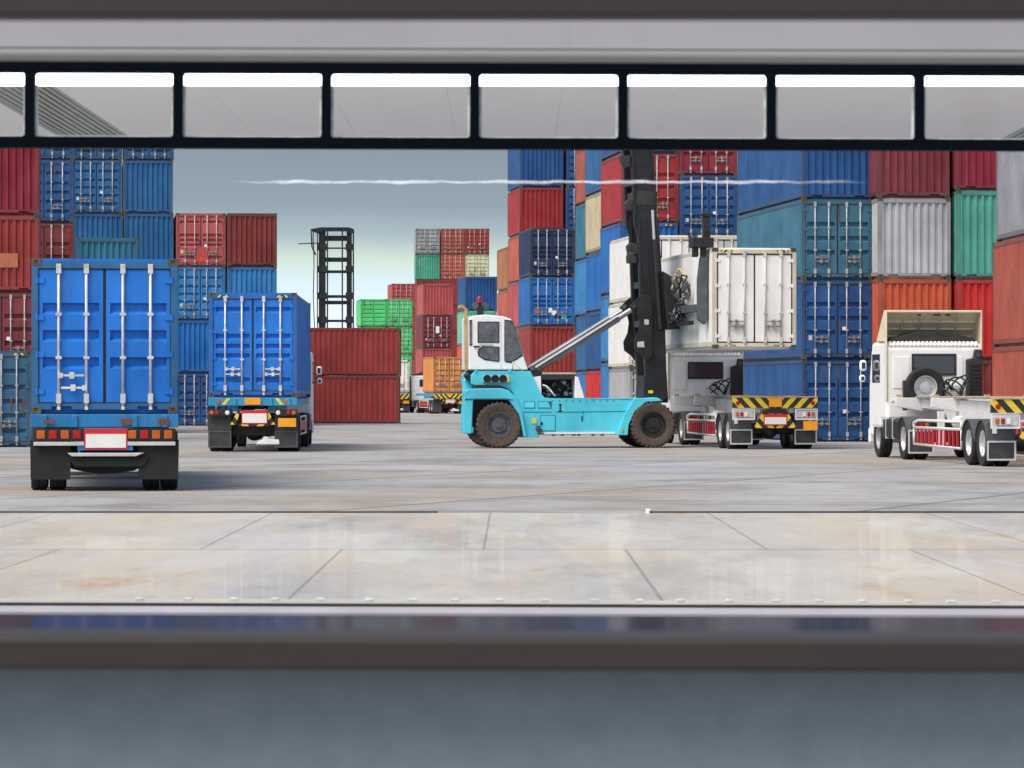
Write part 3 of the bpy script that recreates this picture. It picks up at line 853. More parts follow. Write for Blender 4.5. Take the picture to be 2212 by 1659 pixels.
    if hoses:
        hm = MB()
        for k in range(5):
            x = .15 + k * .1; pts = []
            for i in range(13):
                w_ = i / 12; pts.append((x + .16*math.sin(w_*7 + k), yc - .15 - 1.0*w_, 1.62 + .42*math.sin(math.pi*w_) * (.7 + .13*k) - .1*w_))
            hm.tube(pts, .022, 6)
        obj('air_hose', hm, M['black'], root)
        obj('hose_bracket', MB().box(.0, .75, yc - .12, yc - .06, 1.75, 1.82).cyl((.4, yc - .3, 1.62), (.4, yc - .08, 1.95), .03, 8).box(.25, .55, yc - .4, yc - .2, 1.58, 1.68), M['silver'], root)
    if spare:
        sp = obj('spare_wheel', cached(('spare_wheel',), lambda: rim_mesh(.50, .27)), M['chrome'], root, loc=(-.30, yc - .30, 1.78)); sp.rotation_euler = (0, 0, R(90))
        obj('tyre', cached(('tyre', .50, .27), lambda: tyre_mesh(.50, .27)), M['rubber'], sp)
        for x0_, x1_ in ((-.85, -.75), (.12, .2)): obj('spare_carrier', MB().box(x0_, x1_, yc - .35, yc - .2, 1.2, 1.95), M['dark'], root)
    for s in (-1, 1): wheel(root, s * 1.03, yc + 1.25, .51, .30, s)
    obj('bumper', MB().box(-1.22, 1.22, yc + 2.1, yc + 2.25, .35, .75), M['white'], root, bevel=.05)
    obj('tractor_frame', MB().box(-.45, -.36, yc - 3.1, yc + 1.9, .72, .98).box(.36, .45, yc - 3.1, yc + 1.9, .72, .98), M['black'], root)

def skeletal_truck(loc, yaw, label, group, spare, seed, yd, yc):
    """tractor with an empty skeletal trailer, rear end at the origin; yd = drive axle, yc = back of cab"""
    r = thing('container_truck', loc, yaw, label, 'truck', group)
    ch = MB(); yf = yc - 1.0
    for s in (-1, 1):
        x0, x1 = min(s*.42, s*.56), max(s*.42, s*.56)
        ch.prism([(.15, 1.06), (.15, 1.42), (yf, 1.50), (yf, 1.26), (yf - 2.6, 1.22), (yf - 3.0, .98), (3.6, .95), (1.2, 1.02)], 'x', x0, x1)
        ch.box(min(s*.36, s*.66), max(s*.36, s*.66), .15, yf, 1.50, 1.53)
    for y in (1.6, 3.2, 4.8, 6.2, yf - 1.2): ch.box(-.418, .418, y, y + .12, 1.14, 1.36)
    fb = obj('trailer_frame', ch, M['whitesteel'], r, bevel=.012)
    obj('deck_edge', MB().box(-.70, -.40, .2, yf - .05, 1.533, 1.56).box(.40, .70, .2, yf - .05, 1.533, 1.56), M['tan'], r)
    for y, nm in ((yf - .16, 'front_bolster'), (yf - 4.2, 'middle_bolster')):
        bo = obj(nm, MB().prism([(-1.22, 1.30), (-1.22, 1.52), (1.22, 1.52), (1.22, 1.30), (.6, 1.19), (-.6, 1.19)], 'y', y, y + .16), M['whitesteel'], r, bevel=.012)
        obj('twist_lock', MB().box(-1.18, -1.04, y + .02, y + .14, 1.522, 1.60).box(1.04, 1.18, y + .02, y + .14, 1.522, 1.60), M['tan'], bo)
    # striped rear bolster, lamps, plates
    rb = obj('rear_bolster', MB().prism([(-1.24, 1.20), (-1.24, 1.50), (1.24, 1.50), (1.24, 1.20)], 'y', 0, .15), M['hazard'], r)
    obj('bolster_edge', MB().box(-1.24, 1.24, -.02, .15, 1.503, 1.535), M['tan'], rb)
    for s in (-1, 1):
        obj('marker_lamp', MB().lathe([(.001, -.03), (.05, -.022), (.065, 0)], (s*1.1, -.002, 1.34), 'y', 14), M['redlens'], rb)
    obj('plate_holder', MB().prism([(-.62, .62), (-.30, 1.197), (.30, 1.197), (.62, .62)], 'y', .02, .10), M['hazard'], r)
    obj('recess_panel', MB().box(-.30, .30, .0, .018, 1.04, 1.18), M['black'], r)
    number_plate(r, 0, -.01, .70, 1.02, .68)
    obj('amber_plate', MB().box(-.19, .19, -.028, -.003, 1.23, 1.49), M['orangeplate'], r, bevel=.01)
    for s in (-1, 1):
        br = obj('lamp_bracket', MB().box(s*.92 - .33, s*.92 + .33, .03, .09, .85, .90).box(s*.92 - .33, s*.92 + .33, .03, .09, 1.13, 1.18).box(s*.92 - .33, s*.92 - .29, .03, .09, .90, 1.13).box(s*.92 + .29, s*.92 + .33, .03, .09, .90, 1.13), M['whitesteel'], r)
        cols = ['amber', 'redlens', 'plate', None]
        tail_cluster(r, s*.92, .02, 1.015, cols if s < 0 else cols[::-1], .13, .15, 'silver')
    obj('amber_reflector', MB().box(.82, 1.24, -.01, .012, .56, .82), M['orangeplate'], r)
    for y in (1.0, 2.32):
        dual(r, y, rim='chrome')
        for s in (-1, 1):
            obj('fender', fender_mesh(min(s*.66, s*1.26), max(s*.66, s*1.26), y, .56), M['fender'], r)
    for s in (-1, 1):
        framed_flap(r, s*.95, .30, .14, .58, .66)
        obj('fender_apron', MB().box(min(s*.64, s*1.26), max(s*.64, s*1.26), .33, .36, .58, .98), M['fender'], r)
        obj('lamp_tag', MB().box(s*1.1 - .05, s*1.1 + .05, .31, .327, .74, .96), M['plate'], r)
    # side guards: white tube loop with red bars
    for s in (-1, 1):
        x = s * 1.2; y0, y1 = 3.1, yd - 1.15
        gt = MB().tube([(x, y1 - .5, .98), (x, y0 + .0, .98), (x, y0, .80), (x, y1, .80), (x, y1, .92), (x, y1 - .5, .98)], .035)
        gt.tube([(x, y1, .80), (x, y1, .40), (x, y0, .36), (x, y0, .8)], .03)
        gd = obj('side_guard', gt, M['whitesteel'], r)
        k = int((y1 - y0) / .42)
        for i in range(1, k):
            yy = y0 + (y1 - y0) * i / k; obj('guard_bar', MB().box(x - .02, x + .02, yy - .05, yy + .05, .40, .78), M['reflred'], gd)
        obj('landing_leg', MB().box(min(s*.75, s*.9), max(s*.75, s*.9), yd - 2.5, yd - 2.35, .45, 1.2).box(min(s*.66, s*.98), max(s*.66, s*.98), yd - 2.55, yd - 2.3, .40, .45), M['whitesteel'], r)
    obj('air_tank', MB().cyl((-1.0, 3.6, .95), (-1.0, 4.3, .95), .16, 16), M['whitesteel'], r)
    dual(r, yd, rim='chrome')
    for s in (-1, 1):
        obj('fender', fender_mesh(min(s*.66, s*1.26), max(s*.66, s*1.26), yd, .57), M['fender'], r)
        framed_flap(r, s*.95, yd - .80, .16, .74, .64)
        tail_cluster(r, s*.95, yd - .82, .84, ['redlens', 'redlens', 'amber'] if s < 0 else ['amber', 'redlens', 'redlens'], .14, .15, 'dark')
    tractor(r, yc, True, spare, seed=seed)
    return r

def loaded_truck(loc, yaw, label, group, style):
    """rigid-looking rear end under a container; rear at origin"""
    r = thing('container_truck', loc, yaw, label, 'truck', group)
    L = 12.4
    zc = style['zc']
    beam = M[style['beam']]
    rb = MB().box(-1.23, 1.23, -.02, .16, zc - .235, zc - .012)
    for x in (-1.0, -.5, .5, 1.0): rb.box(x - .05, x + .05, -.05, -.021, zc - .235, zc - .03)
    rbo = obj('rear_bolster', rb, beam, r, bevel=.012)
    ch = MB()
    for s in (-1, 1): ch.box(min(s*.42, s*.56), max(s*.42, s*.56), .165, L - 2.0, zc - .40, zc - .03)
    for y in (2, 4, 6, 8, 10): ch.box(-.418, .418, y, y + .12, zc - .34, zc - .08)
    for y in (.3, 5, 9.6): ch.box(-1.22, 1.22, y, y + .14, zc - .2, zc - .014)
    obj('trailer_frame', ch, beam, r)
    for s in (-1, 1): obj('side_rail', MB().box(min(s*1.16, s*1.22), max(s*1.16, s*1.22), .45, L - 2.2, zc - .21, zc - .04), beam, r)
    for y in style['axles']: dual(r, y, r=.51)
    for y in (9.6,): dual(r, y)
    tractor(r, L + .5, False, False, deflector=False, mirrors=style['kind'] != 'near')
    if style['kind'] == 'near':
        for s in (-1, 1):
            cols = ['amber', 'redlens', 'amber', 'redlens'] if s < 0 else ['amber', 'redlens', 'amber', 'amber']
            tail_cluster(r, s*.76, -.04, zc - .355, cols, .20, .17, 'black')
            obj('lamp_bar', MB().box(s*.76 - .42, s*.76 + .42, -.05, .02, zc - .54, zc - .475), M['silver'], r, bevel=.008)
            fl = obj('mud_flap', MB().prism([(s*.90 - .33, .20), (s*.90 + .33, .20), (s*.90 + .34, .86), (s*.90 - .34, .86)], 'y', .05, .068), M['flap'], r)
            obj('flap_rib', MB().box(s*.9 - .33, s*.9 + .33, .035, .049, .20, .235), M['flap'], fl)
        obj('plate_panel', MB().box(-.45, .47, -.03, .04, zc - .62, zc - .24), beam, r)
        number_plate(r, .02, -.055, zc - .605, zc - .255, .72)
        obj('bumper_strip', MB().prism([(-.62, zc - .66), (.66, zc - .66), (.52, zc - .72), (-.55, zc - .72)], 'y', -.05, .05), M['silver'], r, bevel=.01)
        obj('rear_box', MB().prism([(-.60, zc - .73), (.75, zc - .73), (.66, zc - .90), (-.50, zc - .90)], 'y', .02, .5), M['flap'], r, bevel=.02)
        pts = [(-1.0, .62), (-.72, .46), (-.55, .36), (-.36, .315), (-.22, .30), (-.08, .27), (.1, .28), (.2, .29), (.36, .31), (.5, .33), (.66, .42), (.8, .48), (1.0, .62)]
        obj('axle_housing', MB().prism(pts + [(1.0, .80), (-1.0, .80)], 'y', .75, 1.25), M['black'], r)
        hs = MB().tube([(-.48, .06, .92), (-.44, .04, .75), (-.40, .05, .55), (-.44, .06, .48)], .014, 6); obj('air_hose', hs, M['silver'], r)
        for x, w_ in ((-.92, .03), (.36, .05), (.98, .05)): obj('rust_patch', MB().box(x - .09, x + .09, -.056, -.0505, zc - .14 - w_, zc - .14 + w_), cp('brown'), rbo)
    else:
        obj('amber_plate', MB().box(-.22, .22, -.075, -.052, zc - .21, zc - .02), M['orangeplate'], r, bevel=.01)
        for s in (-1, 1):
            obj('marker_lamp', MB().lathe([(.001, -.03), (.07, -.022), (.09, 0)], (s*.96, -.022, zc - .12), 'y', 14), M['amber'], rbo)
            sp = MB().prism([(s*.86, zc - .21), (s*.76, zc - .21), (s*.62, zc - .03), (s*.72, zc - .03)], 'y', -.026, -.0205); obj('hazard_mark', sp, M['yellow'], rbo)
            tail_cluster(r, s*.92, .0, zc - .43, (['amber', 'redlens', None, 'plate'] if s < 0 else ['plate', None, 'redlens', 'amber']), .145, .14, 'black', rounds=True)
            obj('hazard_leg', MB().prism([(s*.33, zc - .32), (s*.40, zc - .32), (s*.62, zc - .76), (s*.46, zc - .76)], 'y', .0, .03), M['hazard'], r)
            framed_flap(r, s*.92, .12, .12, .58, .64, 'fender', 'greyflap')
            obj('fender_apron', MB().box(min(s*.6, s*1.25), max(s*.6, s*1.25), .14, .17, .58, zc - .52), M['greyflap'], r)
            obj('fender', fender_mesh(min(s*.66, s*1.26), max(s*.66, s*1.26), style['axles'][0], .57), M['fender'], r)
        number_plate(r, .05, -.03, zc - .74, zc - .36, .72)
        obj('hazard_base', MB().box(-.40, .46, -.02, .01, zc - .80, zc - .745), M['hazard'], r)
        obj('amber_reflector', MB().box(.70, 1.20, -.02, .0, zc - .82, zc - .58), M['orangeplate'], r)
        obj('wheel_chock', MB().prism([(.08, .20), (.74, .20), (.72, .34), (.45, .36), (.43, .42), (.30, .42), (.28, .34), (.16, .30)], 'y', .1, .3), M['plate'], r, bevel=.02)
        for s in (-1, 1):
            x = s*1.2
            gd = obj('side_guard', MB().tube([(x, 3.2, .95), (x, 8.2, .95), (x, 8.2, .45), (x, 3.2, .45), (x, 3.2, .95)], .03), M['whitesteel'], r)
            obj('guard_bar', MB().box(x - .02, x + .02, 3.2, 8.2, .56, .84), M['reflred'], gd)
        obj('under_box', MB().box(-.6, .6, .6, 2.6, .45, zc - .45), M['black'], r)
    return r

TG = 'container trucks in the yard'
# near blue container truck
s = 129.0; Y = F / s
xc = (226 - CU) / s; a = R(6.3)
loaded_truck((xc, Y, 0), a, 'near truck at left carrying a blue container, black mud flaps over the rear tyres', TG, dict(kind='near', beam='bluebeam', zc=1.306, axles=(1.0, 2.3)))
container(xc, Y, 1.308, a, L40, ST, 'doors', 'vivid', 'large bright blue container with worn rods on the nearest truck at left', None, bands=BANDS3, near_truck='left', frame_mat=paint('dull_blue_frame', (.02, .13, .30), .95, .2))
# second blue container truck
s = 77.9; Y = F / s
xc = (546 - CU) / s; a = R(1.3)
loaded_truck((xc, Y, 0), a, 'second truck with cyan rear beam and amber plates, right of the near one', TG, dict(kind='far', beam='cyanbeam', zc=1.515, axles=(.95, 2.25)))
container(xc, Y, 1.517, a, L40, HC, 'doors', 'vivid', 'bright blue container with hazard stripes on the second truck', None, bands=BANDS4, hz=True, near_truck=True)
# empty skeletal trailers with white tractors
s = 74.7; Y = F / s
skeletal_truck(((1675 - CU) / s, Y, 0), R(6.7), 'white tractor with striped empty trailer standing under the lifted white container', TG, False, 3, 9.4, 12.0)
Y = 82.0; xr = 10.28 + 1.24 + .32
skeletal_truck((xr, Y, 0), R(6.2), 'white tractor with spare wheel and empty trailer at the right edge', TG, True, 5, 9.3, 11.3)
# distant trucks
s = 28.6; Y = F / s
xc = (971 - CU) / s; a = R(9)
loaded_truck((xc, Y, 0), a, 'distant truck carrying the orange container beyond the lifting machine', TG, dict(kind='far', beam='cyanbeam', zc=1.55, axles=(.95, 2.25)))
t = [o for o in bpy.data.objects if o.get('label', '').startswith('distant truck carrying the orange')][0]
hb = obj('hazard_panel', MB().box(-1.2, 1.2, -.12, -.08, 1.15, 1.5), M['hazard'], t)
container(xc, Y, 1.552, a, L20, HC - .15, 'doors', 'orange', 'orange container with yellowish doors on the distant truck', None, castsep=False)
s = 28.0; Y = F / s + 6; xc = (846 - CU) / s; a = R(6)
loaded_truck((xc, Y, 0), a, 'distant truck mostly hidden by the broadside red containers', TG, dict(kind='far', beam='cyanbeam', zc=1.55, axles=(.95, 2.25)))
t = [o for o in bpy.data.objects if o.get('label', '').startswith('distant truck mostly hidden')][0]
obj('hazard_panel', MB().box(-1.2, 1.2, -.12, -.08, 1.1, 1.5), M['hazard'], t)
container(xc, Y, 1.552, a, L20, ST, 'reefer', 'white', 'white container on the mostly hidden distant truck beside the green stack', None, castsep=False)

# ---------------------------------------------------------------- container lifting machine
OX, OY = (998.4 - CU) * 109 / F, 109.0
mach = thing('container_handler', (OX, OY, 0), R(8), 'cyan lifting machine with white cab and tall black mast in the middle of the yard', 'container handler')
K = 311.5
def P(zx, zy): return ((zx - 170) / K * 1.022, (1597 - zy) / K)
def PM(zx, zy):
    u = 1312.7 + zx / 4.166; v = 309.7 + zy / 4.166
    return ((u - 998.4) / 72.7 * 1.022 + .03, (962.7 - v) / 72.7)
arc = [(P(1915, 1380)[0] + .80 * math.cos(R(w)), P(1915, 1380)[1] + .80 * math.sin(R(w))) for w in range(190, 75, -10)]
hull = [P(880, 1475), P(1580, 1475)] + arc + [P(1985, 1150), P(1950, 1138), P(1000, 1138), P(930, 1132), P(890, 1090), P(850, 1000), P(800, 888), P(300, 888), P(262, 930), P(262, 1000), P(300, 1016), P(500, 1020),
        P(600, 1060), P(680, 1230), P(740, 1500), P(880, 1500)]
obj('chassis', MB().prism(hull, 'y', .22, 2.70), M['cyan'], mach, bevel=.02)
fen = [P(195, 1075), P(230, 1050), P(530, 1045), P(600, 1065), P(660, 1130), P(720, 1260), P(760, 1495), P(735, 1495), P(690, 1290), P(600, 1160), P(560, 1148), P(275, 1148), P(258, 1465), P(180, 1462), P(180, 1300)]
for y0, y1, sx_ in ((.10, .62, 0), (2.30, 2.82, .36)):
    obj('rear_fender', MB().prism([(a_ + sx_, b_) for a_, b_ in fen], 'y', y0, y1), M['cyan'], mach, bevel=.03)
obj('counterweight', MB().prism([P(205, 960), P(300, 930), P(300, 1400), P(205, 1400)], 'y', .64, .95), M['cyan'], mach, bevel=.06)
ffen = [P(1585, 1478), P(1660, 1270), P(1740, 1140), P(1980, 1140), P(1985, 1165), P(1850, 1172), P(1745, 1260), P(1690, 1380), P(1680, 1478)]
for y0, y1 in ((.08, .218), (2.702, 2.84)):
    obj('front_fender', MB().prism(ffen, 'y', y0, y1), M['cyan'], mach, bevel=.015)
# service panels, slots and marks on the near side
for q in ([(745, 1172), (835, 1172), (835, 1225), (745, 1225)], [(872, 1172), (960, 1172), (985, 1225), (872, 1225)], [(895, 1300), (1022, 1300), (1022, 1436), (895, 1436)]):
    obj('service_panel', MB().prism([P(*p) for p in q], 'y', .205, .219), M['cyan'], mach, bevel=.008)
    xs = [P(*p)[0] for p in q]; zs = [P(*p)[1] for p in q]
    obj('panel_gap', MB().box(min(xs)-.02, max(xs)+.02, .214, .2195, min(zs)-.02, max(zs)+.02), cp('tealblue'), mach)
gr = MB()
for q in ([(735, 1262), (990, 1262), (990, 1268), (735, 1268)], [(1030, 1264), (1670, 1256), (1670, 1261), (1030, 1269)], [(1262, 1300), (1280, 1300), (1280, 1350), (1262, 1350)], [(1280, 1255), (1286, 1255), (1286, 1290), (1280, 1290)]):
    gr.prism([P(*p) for p in q], 'y', .212, .2185)
obj('panel_seam', gr, cp('tealblue'), mach)
obj('letter_mark', MB().prism([P(*p) for p in ((1055, 1190), (1085, 1190), (1085, 1200), (1077, 1200), (1077, 1252), (1090, 1252), (1090, 1262), (1050, 1262), (1050, 1252), (1063, 1252), (1063, 1200), (1055, 1200))], 'y', .212, .2185), M['black'], mach)
obj('latch', MB().prism([P(*p) for p in ((892, 1358), (912, 1358), (912, 1386), (892, 1386))], 'y', .2, .218), M['black'], mach)
obj('warning_sticker', MB().prism([P(*p) for p in ((812, 1320), (852, 1320), (852, 1370), (812, 1370))], 'y', .2, .217), M['yellow'], mach)
obj('lower_rail', MB().prism([P(*p) for p in ((880, 1450), (1570, 1450), (1570, 1468), (880, 1468))], 'y', .195, .218), M['plate'], mach)
st = MB()
for zx in (1010, 1090, 1195, 1240, 1370, 1455): st.prism([P(zx - 14, 1470), P(zx + 14, 1470), P(zx + 14, 1484), P(zx - 14, 1484)], 'y', .2, .3)
obj('drain_plug', st, M['black'], mach)
sp_ = MB()
for k in range(3): sp_.box(P(845 + k*14, 0)[0], P(885 + k*14, 0)[0], .05, .2, P(0, 1400 + k*32)[1], P(0, 1392 + k*32)[1])
obj('step', sp_, M['black'], mach)
obj('step_stripe', MB().prism([P(*p) for p in ((836, 1412), (850, 1408), (884, 1470), (872, 1480))], 'y', .14, .17), M['redlens'], mach)
obj('side_reflector', MB().prism([P(*p) for p in ((1626, 1412), (1644, 1412), (1640, 1446), (1622, 1446))], 'y', .055, .079), M['rail'], mach)
bt = MB()
for zx in range(1000, 1560, 62): bt.cyl((P(zx, 0)[0], .205, P(0, 1160)[1]), (P(zx, 0)[0], .219, P(0, 1160)[1]), .018, 8)
obj('bolt', bt, cp('tealblue'), mach)['kind'] = 'stuff'
obj('fender_edge', MB().prism([P(*p) for p in ((200, 1140), (590, 1140), (640, 1152), (600, 1156), (560, 1149), (275, 1149), (200, 1156))], 'y', .085, .0995), cp('tealblue'), mach)
obj('hand_rail', MB().tube([(P(640, 0)[0], .3, P(0, 888)[1]), (P(640, 0)[0], .25, P(0, 800)[1] - .9 + .9), (P(800, 0)[0], .25, P(0, 960)[1])], .016, 6), M['tan'], mach)
# wheels: dusty big tyres with lugs
def lug_tyre(r, w):
    m = MB(); h = w / 2
    m.lathe([(r*.52, -h*.75), (r*.62, -h*.95), (r*.90, -h), (r*.95, -h*.8), (r*.955, 0), (r*.95, h*.8), (r*.90, h), (r*.62, h*.95), (r*.52, h*.75)], (0, 0, 0), 'y', 48)
    nl = 30
    for k in range(nl):
        a0 = 2*math.pi*k/nl
        for sgn in (-1, 1):
            a1 = a0 + (math.pi/nl if sgn > 0 else 0); da = math.pi/nl*.62
            vs = []
            for aa in (a1 - da/2*1.4, a1 + da/2*1.4):
                for rr, yy in ((r*.90, sgn*h*1.012), (r*1.0, sgn*h*.93), (r*1.0, sgn*h*.08), (r*.93, sgn*h*.08)):
                    sh = .10 * (1 - abs(yy)/h) * sgn
                    vs.append((rr*math.cos(aa + sh), yy, rr*math.sin(aa + sh)))
            m.add(vs, [(0,1,2,3), (7,6,5,4), (0,4,5,1), (1,5,6,2), (2,6,7,3), (3,7,4,0)])
    return m
def big_rim(r, w):
    m = MB(); h = w/2
    m.lathe([(r*.56, -h*.9), (r*.52, -h*.9), (r*.50, -h*.45), (r*.34, -h*.35), (r*.32, -h*.6), (r*.14, -h*.62), (r*.13, -h*.85), (.001, -h*.85)], (0, 0, 0), 'y', 40)
    for k in range(10):
        a_ = 2*math.pi*k/10
        m.cyl((r*.42*math.cos(a_), -h*.5, r*.42*math.sin(a_)), (r*.42*math.cos(a_), -h*.35, r*.42*math.sin(a_)), r*.035, 8)
    return m
xr_, xf_ = P(510, 1390)[0], P(1915, 1380)[0]
TR = .685
tm = lug_tyre(TR, .40).mesh('tyre'); rm_ = big_rim(TR, .40).mesh('wheel')
for x, y, flip, rim in ((xr_, .30, 0, 'rim_dark'), (xf_, .26, 0, 'rim_black'), (xf_, .72, 0, 'rim_black'), (xr_, 2.60, 1, 'rim_dark'), (xf_, 2.24, 1, 'rim_black'), (xf_, 2.68, 1, 'rim_black')):
    mt = plain('dull_wheel_steel', (.10, .105, .12), .5, .2, var=.35, scale=9) if rim == 'rim_dark' else M['black']
    w_ = obj('wheel', rm_, mt, mach, loc=(x, y, TR))
    if flip: w_.rotation_euler = (0, 0, math.pi)
    obj('tyre', tm, M['dusty'], w_)
obj('axle', MB().box(xr_ - .3, xr_ + .3, .55, 2.35, .45, 1.05).box(xf_ - .35, xf_ + .35, .95, 2.0, .4, 1.3), M['black'], mach)
obj('wheel_arch', MB().box(P(290, 0)[0], P(700, 0)[0], .64, .70, .62, 1.75), M['black'], mach)
# cab
cabp = [P(250, 880), P(250, 400), P(290, 378), P(400, 366), P(560, 380), P(635, 405), P(665, 450), P(750, 740), P(795, 880)]
cabo = obj('cab', MB().prism(cabp, 'y', .55, 2.2), M['white'], mach, bevel=.04)
def win(poly, name='window'):
    w = obj(name, MB().prism([P(*p) for p in poly], 'y', .530, .546), M['cabglass'], cabo)
    cx = sum(p[0] for p in poly) / len(poly); cy = sum(p[1] for p in poly) / len(poly)
    big = []
    for p in poly:
        dx, dy = p[0] - cx, p[1] - cy; L_ = math.hypot(dx, dy); big.append((p[0] + dx / L_ * 13, p[1] + dy / L_ * 13))
    obj('window_seal', MB().prism([P(*p) for p in big], 'y', .540, .549), M['black'], w)
win([(345, 440), (515, 440), (520, 445), (520, 612), (515, 618), (345, 618), (340, 612), (340, 446)])
win([(385, 668), (515, 668), (520, 675), (520, 785), (512, 795), (400, 775), (350, 745), (342, 715), (352, 690)])
win([(580, 425), (640, 432), (655, 450), (735, 735), (690, 765), (635, 800), (585, 792), (578, 770), (578, 440)])
win([(258, 430), (280, 430), (280, 640), (258, 640)])
obj('windscreen', MB().prism([P(672, 455), P(752, 728), P(757, 728), P(678, 455)], 'y', .68, 2.07), M['cabglass'], cabo)
obj('door_seam', MB().prism([P(*p) for p in ((541, 420), (546, 420), (546, 875), (541, 875))], 'y', .545, .549).prism([P(*p) for p in ((350, 635), (470, 635), (470, 650), (350, 650))], 'y', .52, .549), M['silver'], cabo)
obj('door_handle', MB().prism([P(*p) for p in ((295, 655), (350, 655), (350, 668), (295, 668))], 'y', .51, .548), M['black'], cabo)
obj('cab_base', MB().prism([P(*p) for p in ((245, 880), (800, 880), (800, 890), (245, 890))], 'y', .5, 2.3), M['black'], mach)
for zx in (305, 610): obj('rubber_mount', MB().prism([P(*p) for p in ((zx - 12, 874), (zx + 12, 874), (zx + 12, 900), (zx - 12, 900))], 'y', .2, .3), M['cyan'], mach)
seat = MB(); sx, sz = P(430, 700)
seat.box(sx - .25, sx + .25, 1.1, 1.65, sz - .3, sz - .1); obj('seat', seat, M['dark'], mach)
# beacon and work lamps on the roof
bz = P(0, 366)[1]; bx = P(385, 0)[0]
po = obj('lamp_post', MB().box(bx - .09, bx + .09, 1.2, 1.4, bz - .02, bz + .28).box(bx - .14, bx + .14, 1.22, 1.38, bz + .20, bz + .26), M['black'], mach)
for s in (-1, 1): obj('work_lamp', MB().lathe([(.001, -.08), (.09, -.08), (.10, .02), (.05, .09), (.001, .1)], (bx + s * .15, 1.25, bz + .29), 'y', 14), M['fender'], po)
obj('beacon', MB().lathe([(.075, 0), (.075, .07), (.06, .16), (.03, .2), (.001, .205)], (bx - .03, 1.3, bz + .36), 'z', 16), M['redlens'], po)
obj('beacon_base', MB().cyl((bx - .03, 1.3, bz + .28), (bx - .03, 1.3, bz + .36), .05, 12), M['black'], po)
# tan post and guard behind the cab
obj('guard_post', MB().prism([P(*p) for p in ((215, 320), (240, 330), (240, 885), (220, 885))], 'y', .6, .72).prism([P(*p) for p in ((195, 275), (245, 320), (240, 335), (192, 300))], 'y', .6, 1.6), M['rail'], mach)
# lamp cluster
lc = obj('lamp_panel', MB().prism([P(*p) for p in ((362, 930), (600, 930), (610, 990), (362, 990))], 'y', .17, .218), M['silver'], mach, bevel=.01)
for zx in (402, 474, 546):
    x, z = P(zx, 958)
    obj('lamp', MB().lathe([(.115, 0), (.115, -.05), (.09, -.055), (.08, -.02), (.001, -.02)], (x, .168, z), 'y', 20), M['black'], lc)
obj('warning_sticker', MB().prism([P(*p) for p in ((574, 948), (604, 948), (604, 988), (574, 988))], 'y', .155, .169), M['yellow'], lc)
obj('side_lamp', MB().ball((P(235, 0)[0], .5, P(0, 930)[1]), .1).box(P(225, 0)[0], P(262, 0)[0], .4, .7, P(0, 975)[1], P(0, 940)[1]), M['black'], mach)
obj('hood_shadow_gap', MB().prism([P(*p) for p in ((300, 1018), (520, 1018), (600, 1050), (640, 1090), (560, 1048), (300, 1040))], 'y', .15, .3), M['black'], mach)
# engine cover
eo = [P(815, 945), P(895, 935), P(1210, 935), P(1240, 945), P(1295, 1136), P(905, 1136), P(870, 1080)]
eng = MB().prism([P(815, 945), P(898, 935), P(905, 1136), P(870, 1080)], 'y', .30, 2.62).prism([P(1208, 935), P(1240, 945), P(1297, 1136), P(1210, 1136)], 'y', .30, 2.62)
obj('engine_cover', eng, M['white'], mach, bevel=.012)
obj('engine_roof', MB().prism([P(*p) for p in ((895, 925), (1215, 925), (1215, 962), (895, 962))], 'y', .32, 2.6), M['dark'], mach)
obj('engine_rail', MB().prism([P(*p) for p in ((915, 900), (1220, 900), (1220, 918), (915, 918))], 'y', .34, .46), M['tan'], mach, bevel=.01)
eb = MB().box(P(905, 0)[0], P(1210, 0)[0], 1.0, 2.4, P(0, 1136)[1], P(0, 965)[1])
obj('engine_block', eb, M['black'], mach)
et = MB(); rd = random.Random(4)
for k in range(16):
    x = P(930 + rd.random() * 260, 0)[0]; z = P(0, 1120 - rd.random() * 130)[1]
    et.cyl((x, .5 + rd.random()*.3, z), (x + rd.uniform(-.2, .2), .9, z + rd.uniform(-.15, .15)), rd.uniform(.02, .07), 8)
obj('engine_pipe', et, M['steelgrey'], mach)
obj('grab_rail', MB().tube([(*[P(915, 1015)[0]], .35, P(915, 1015)[1]), (P(945, 1022)[0], .35, P(945, 1022)[1]), (P(985, 1060)[0], .35, P(985, 1060)[1]), (P(1030, 1120)[0], .35, P(1030, 1120)[1])], .022), M['plate'], mach)
# tilt cylinders
for yy in (.62, 2.2):
    a_, b_ = P(845, 885), P(1620, 395); c_ = P(1770, 300)
    cy = obj('tilt_cylinder', MB().cyl((a_[0], yy, a_[1]), (b_[0], yy, b_[1]), .115, 18), M['steelgrey'], mach)
    obj('cylinder_rod', MB().cyl((b_[0], yy, b_[1]), (c_[0], yy, c_[1]), .085, 14), plain('cylinder_rod_steel', (.30, .315, .335), .35, .4, var=.1), cy)
    obj('cylinder_pipe', MB().cyl((a_[0], yy - .13, a_[1] + .03), (b_[0], yy - .13, b_[1] + .03), .025, 8), M['spreader'], cy)
    obj('rod_eye', MB().ball((c_[0], yy, c_[1]), .15), M['black'], cy)
    obj('cylinder_mount', MB().ball((a_[0], yy, a_[1]), .15).box(a_[0] - .12, a_[0] + .2, yy - .12, yy + .12, a_[1] - .25, a_[1]), M['black'], cy)
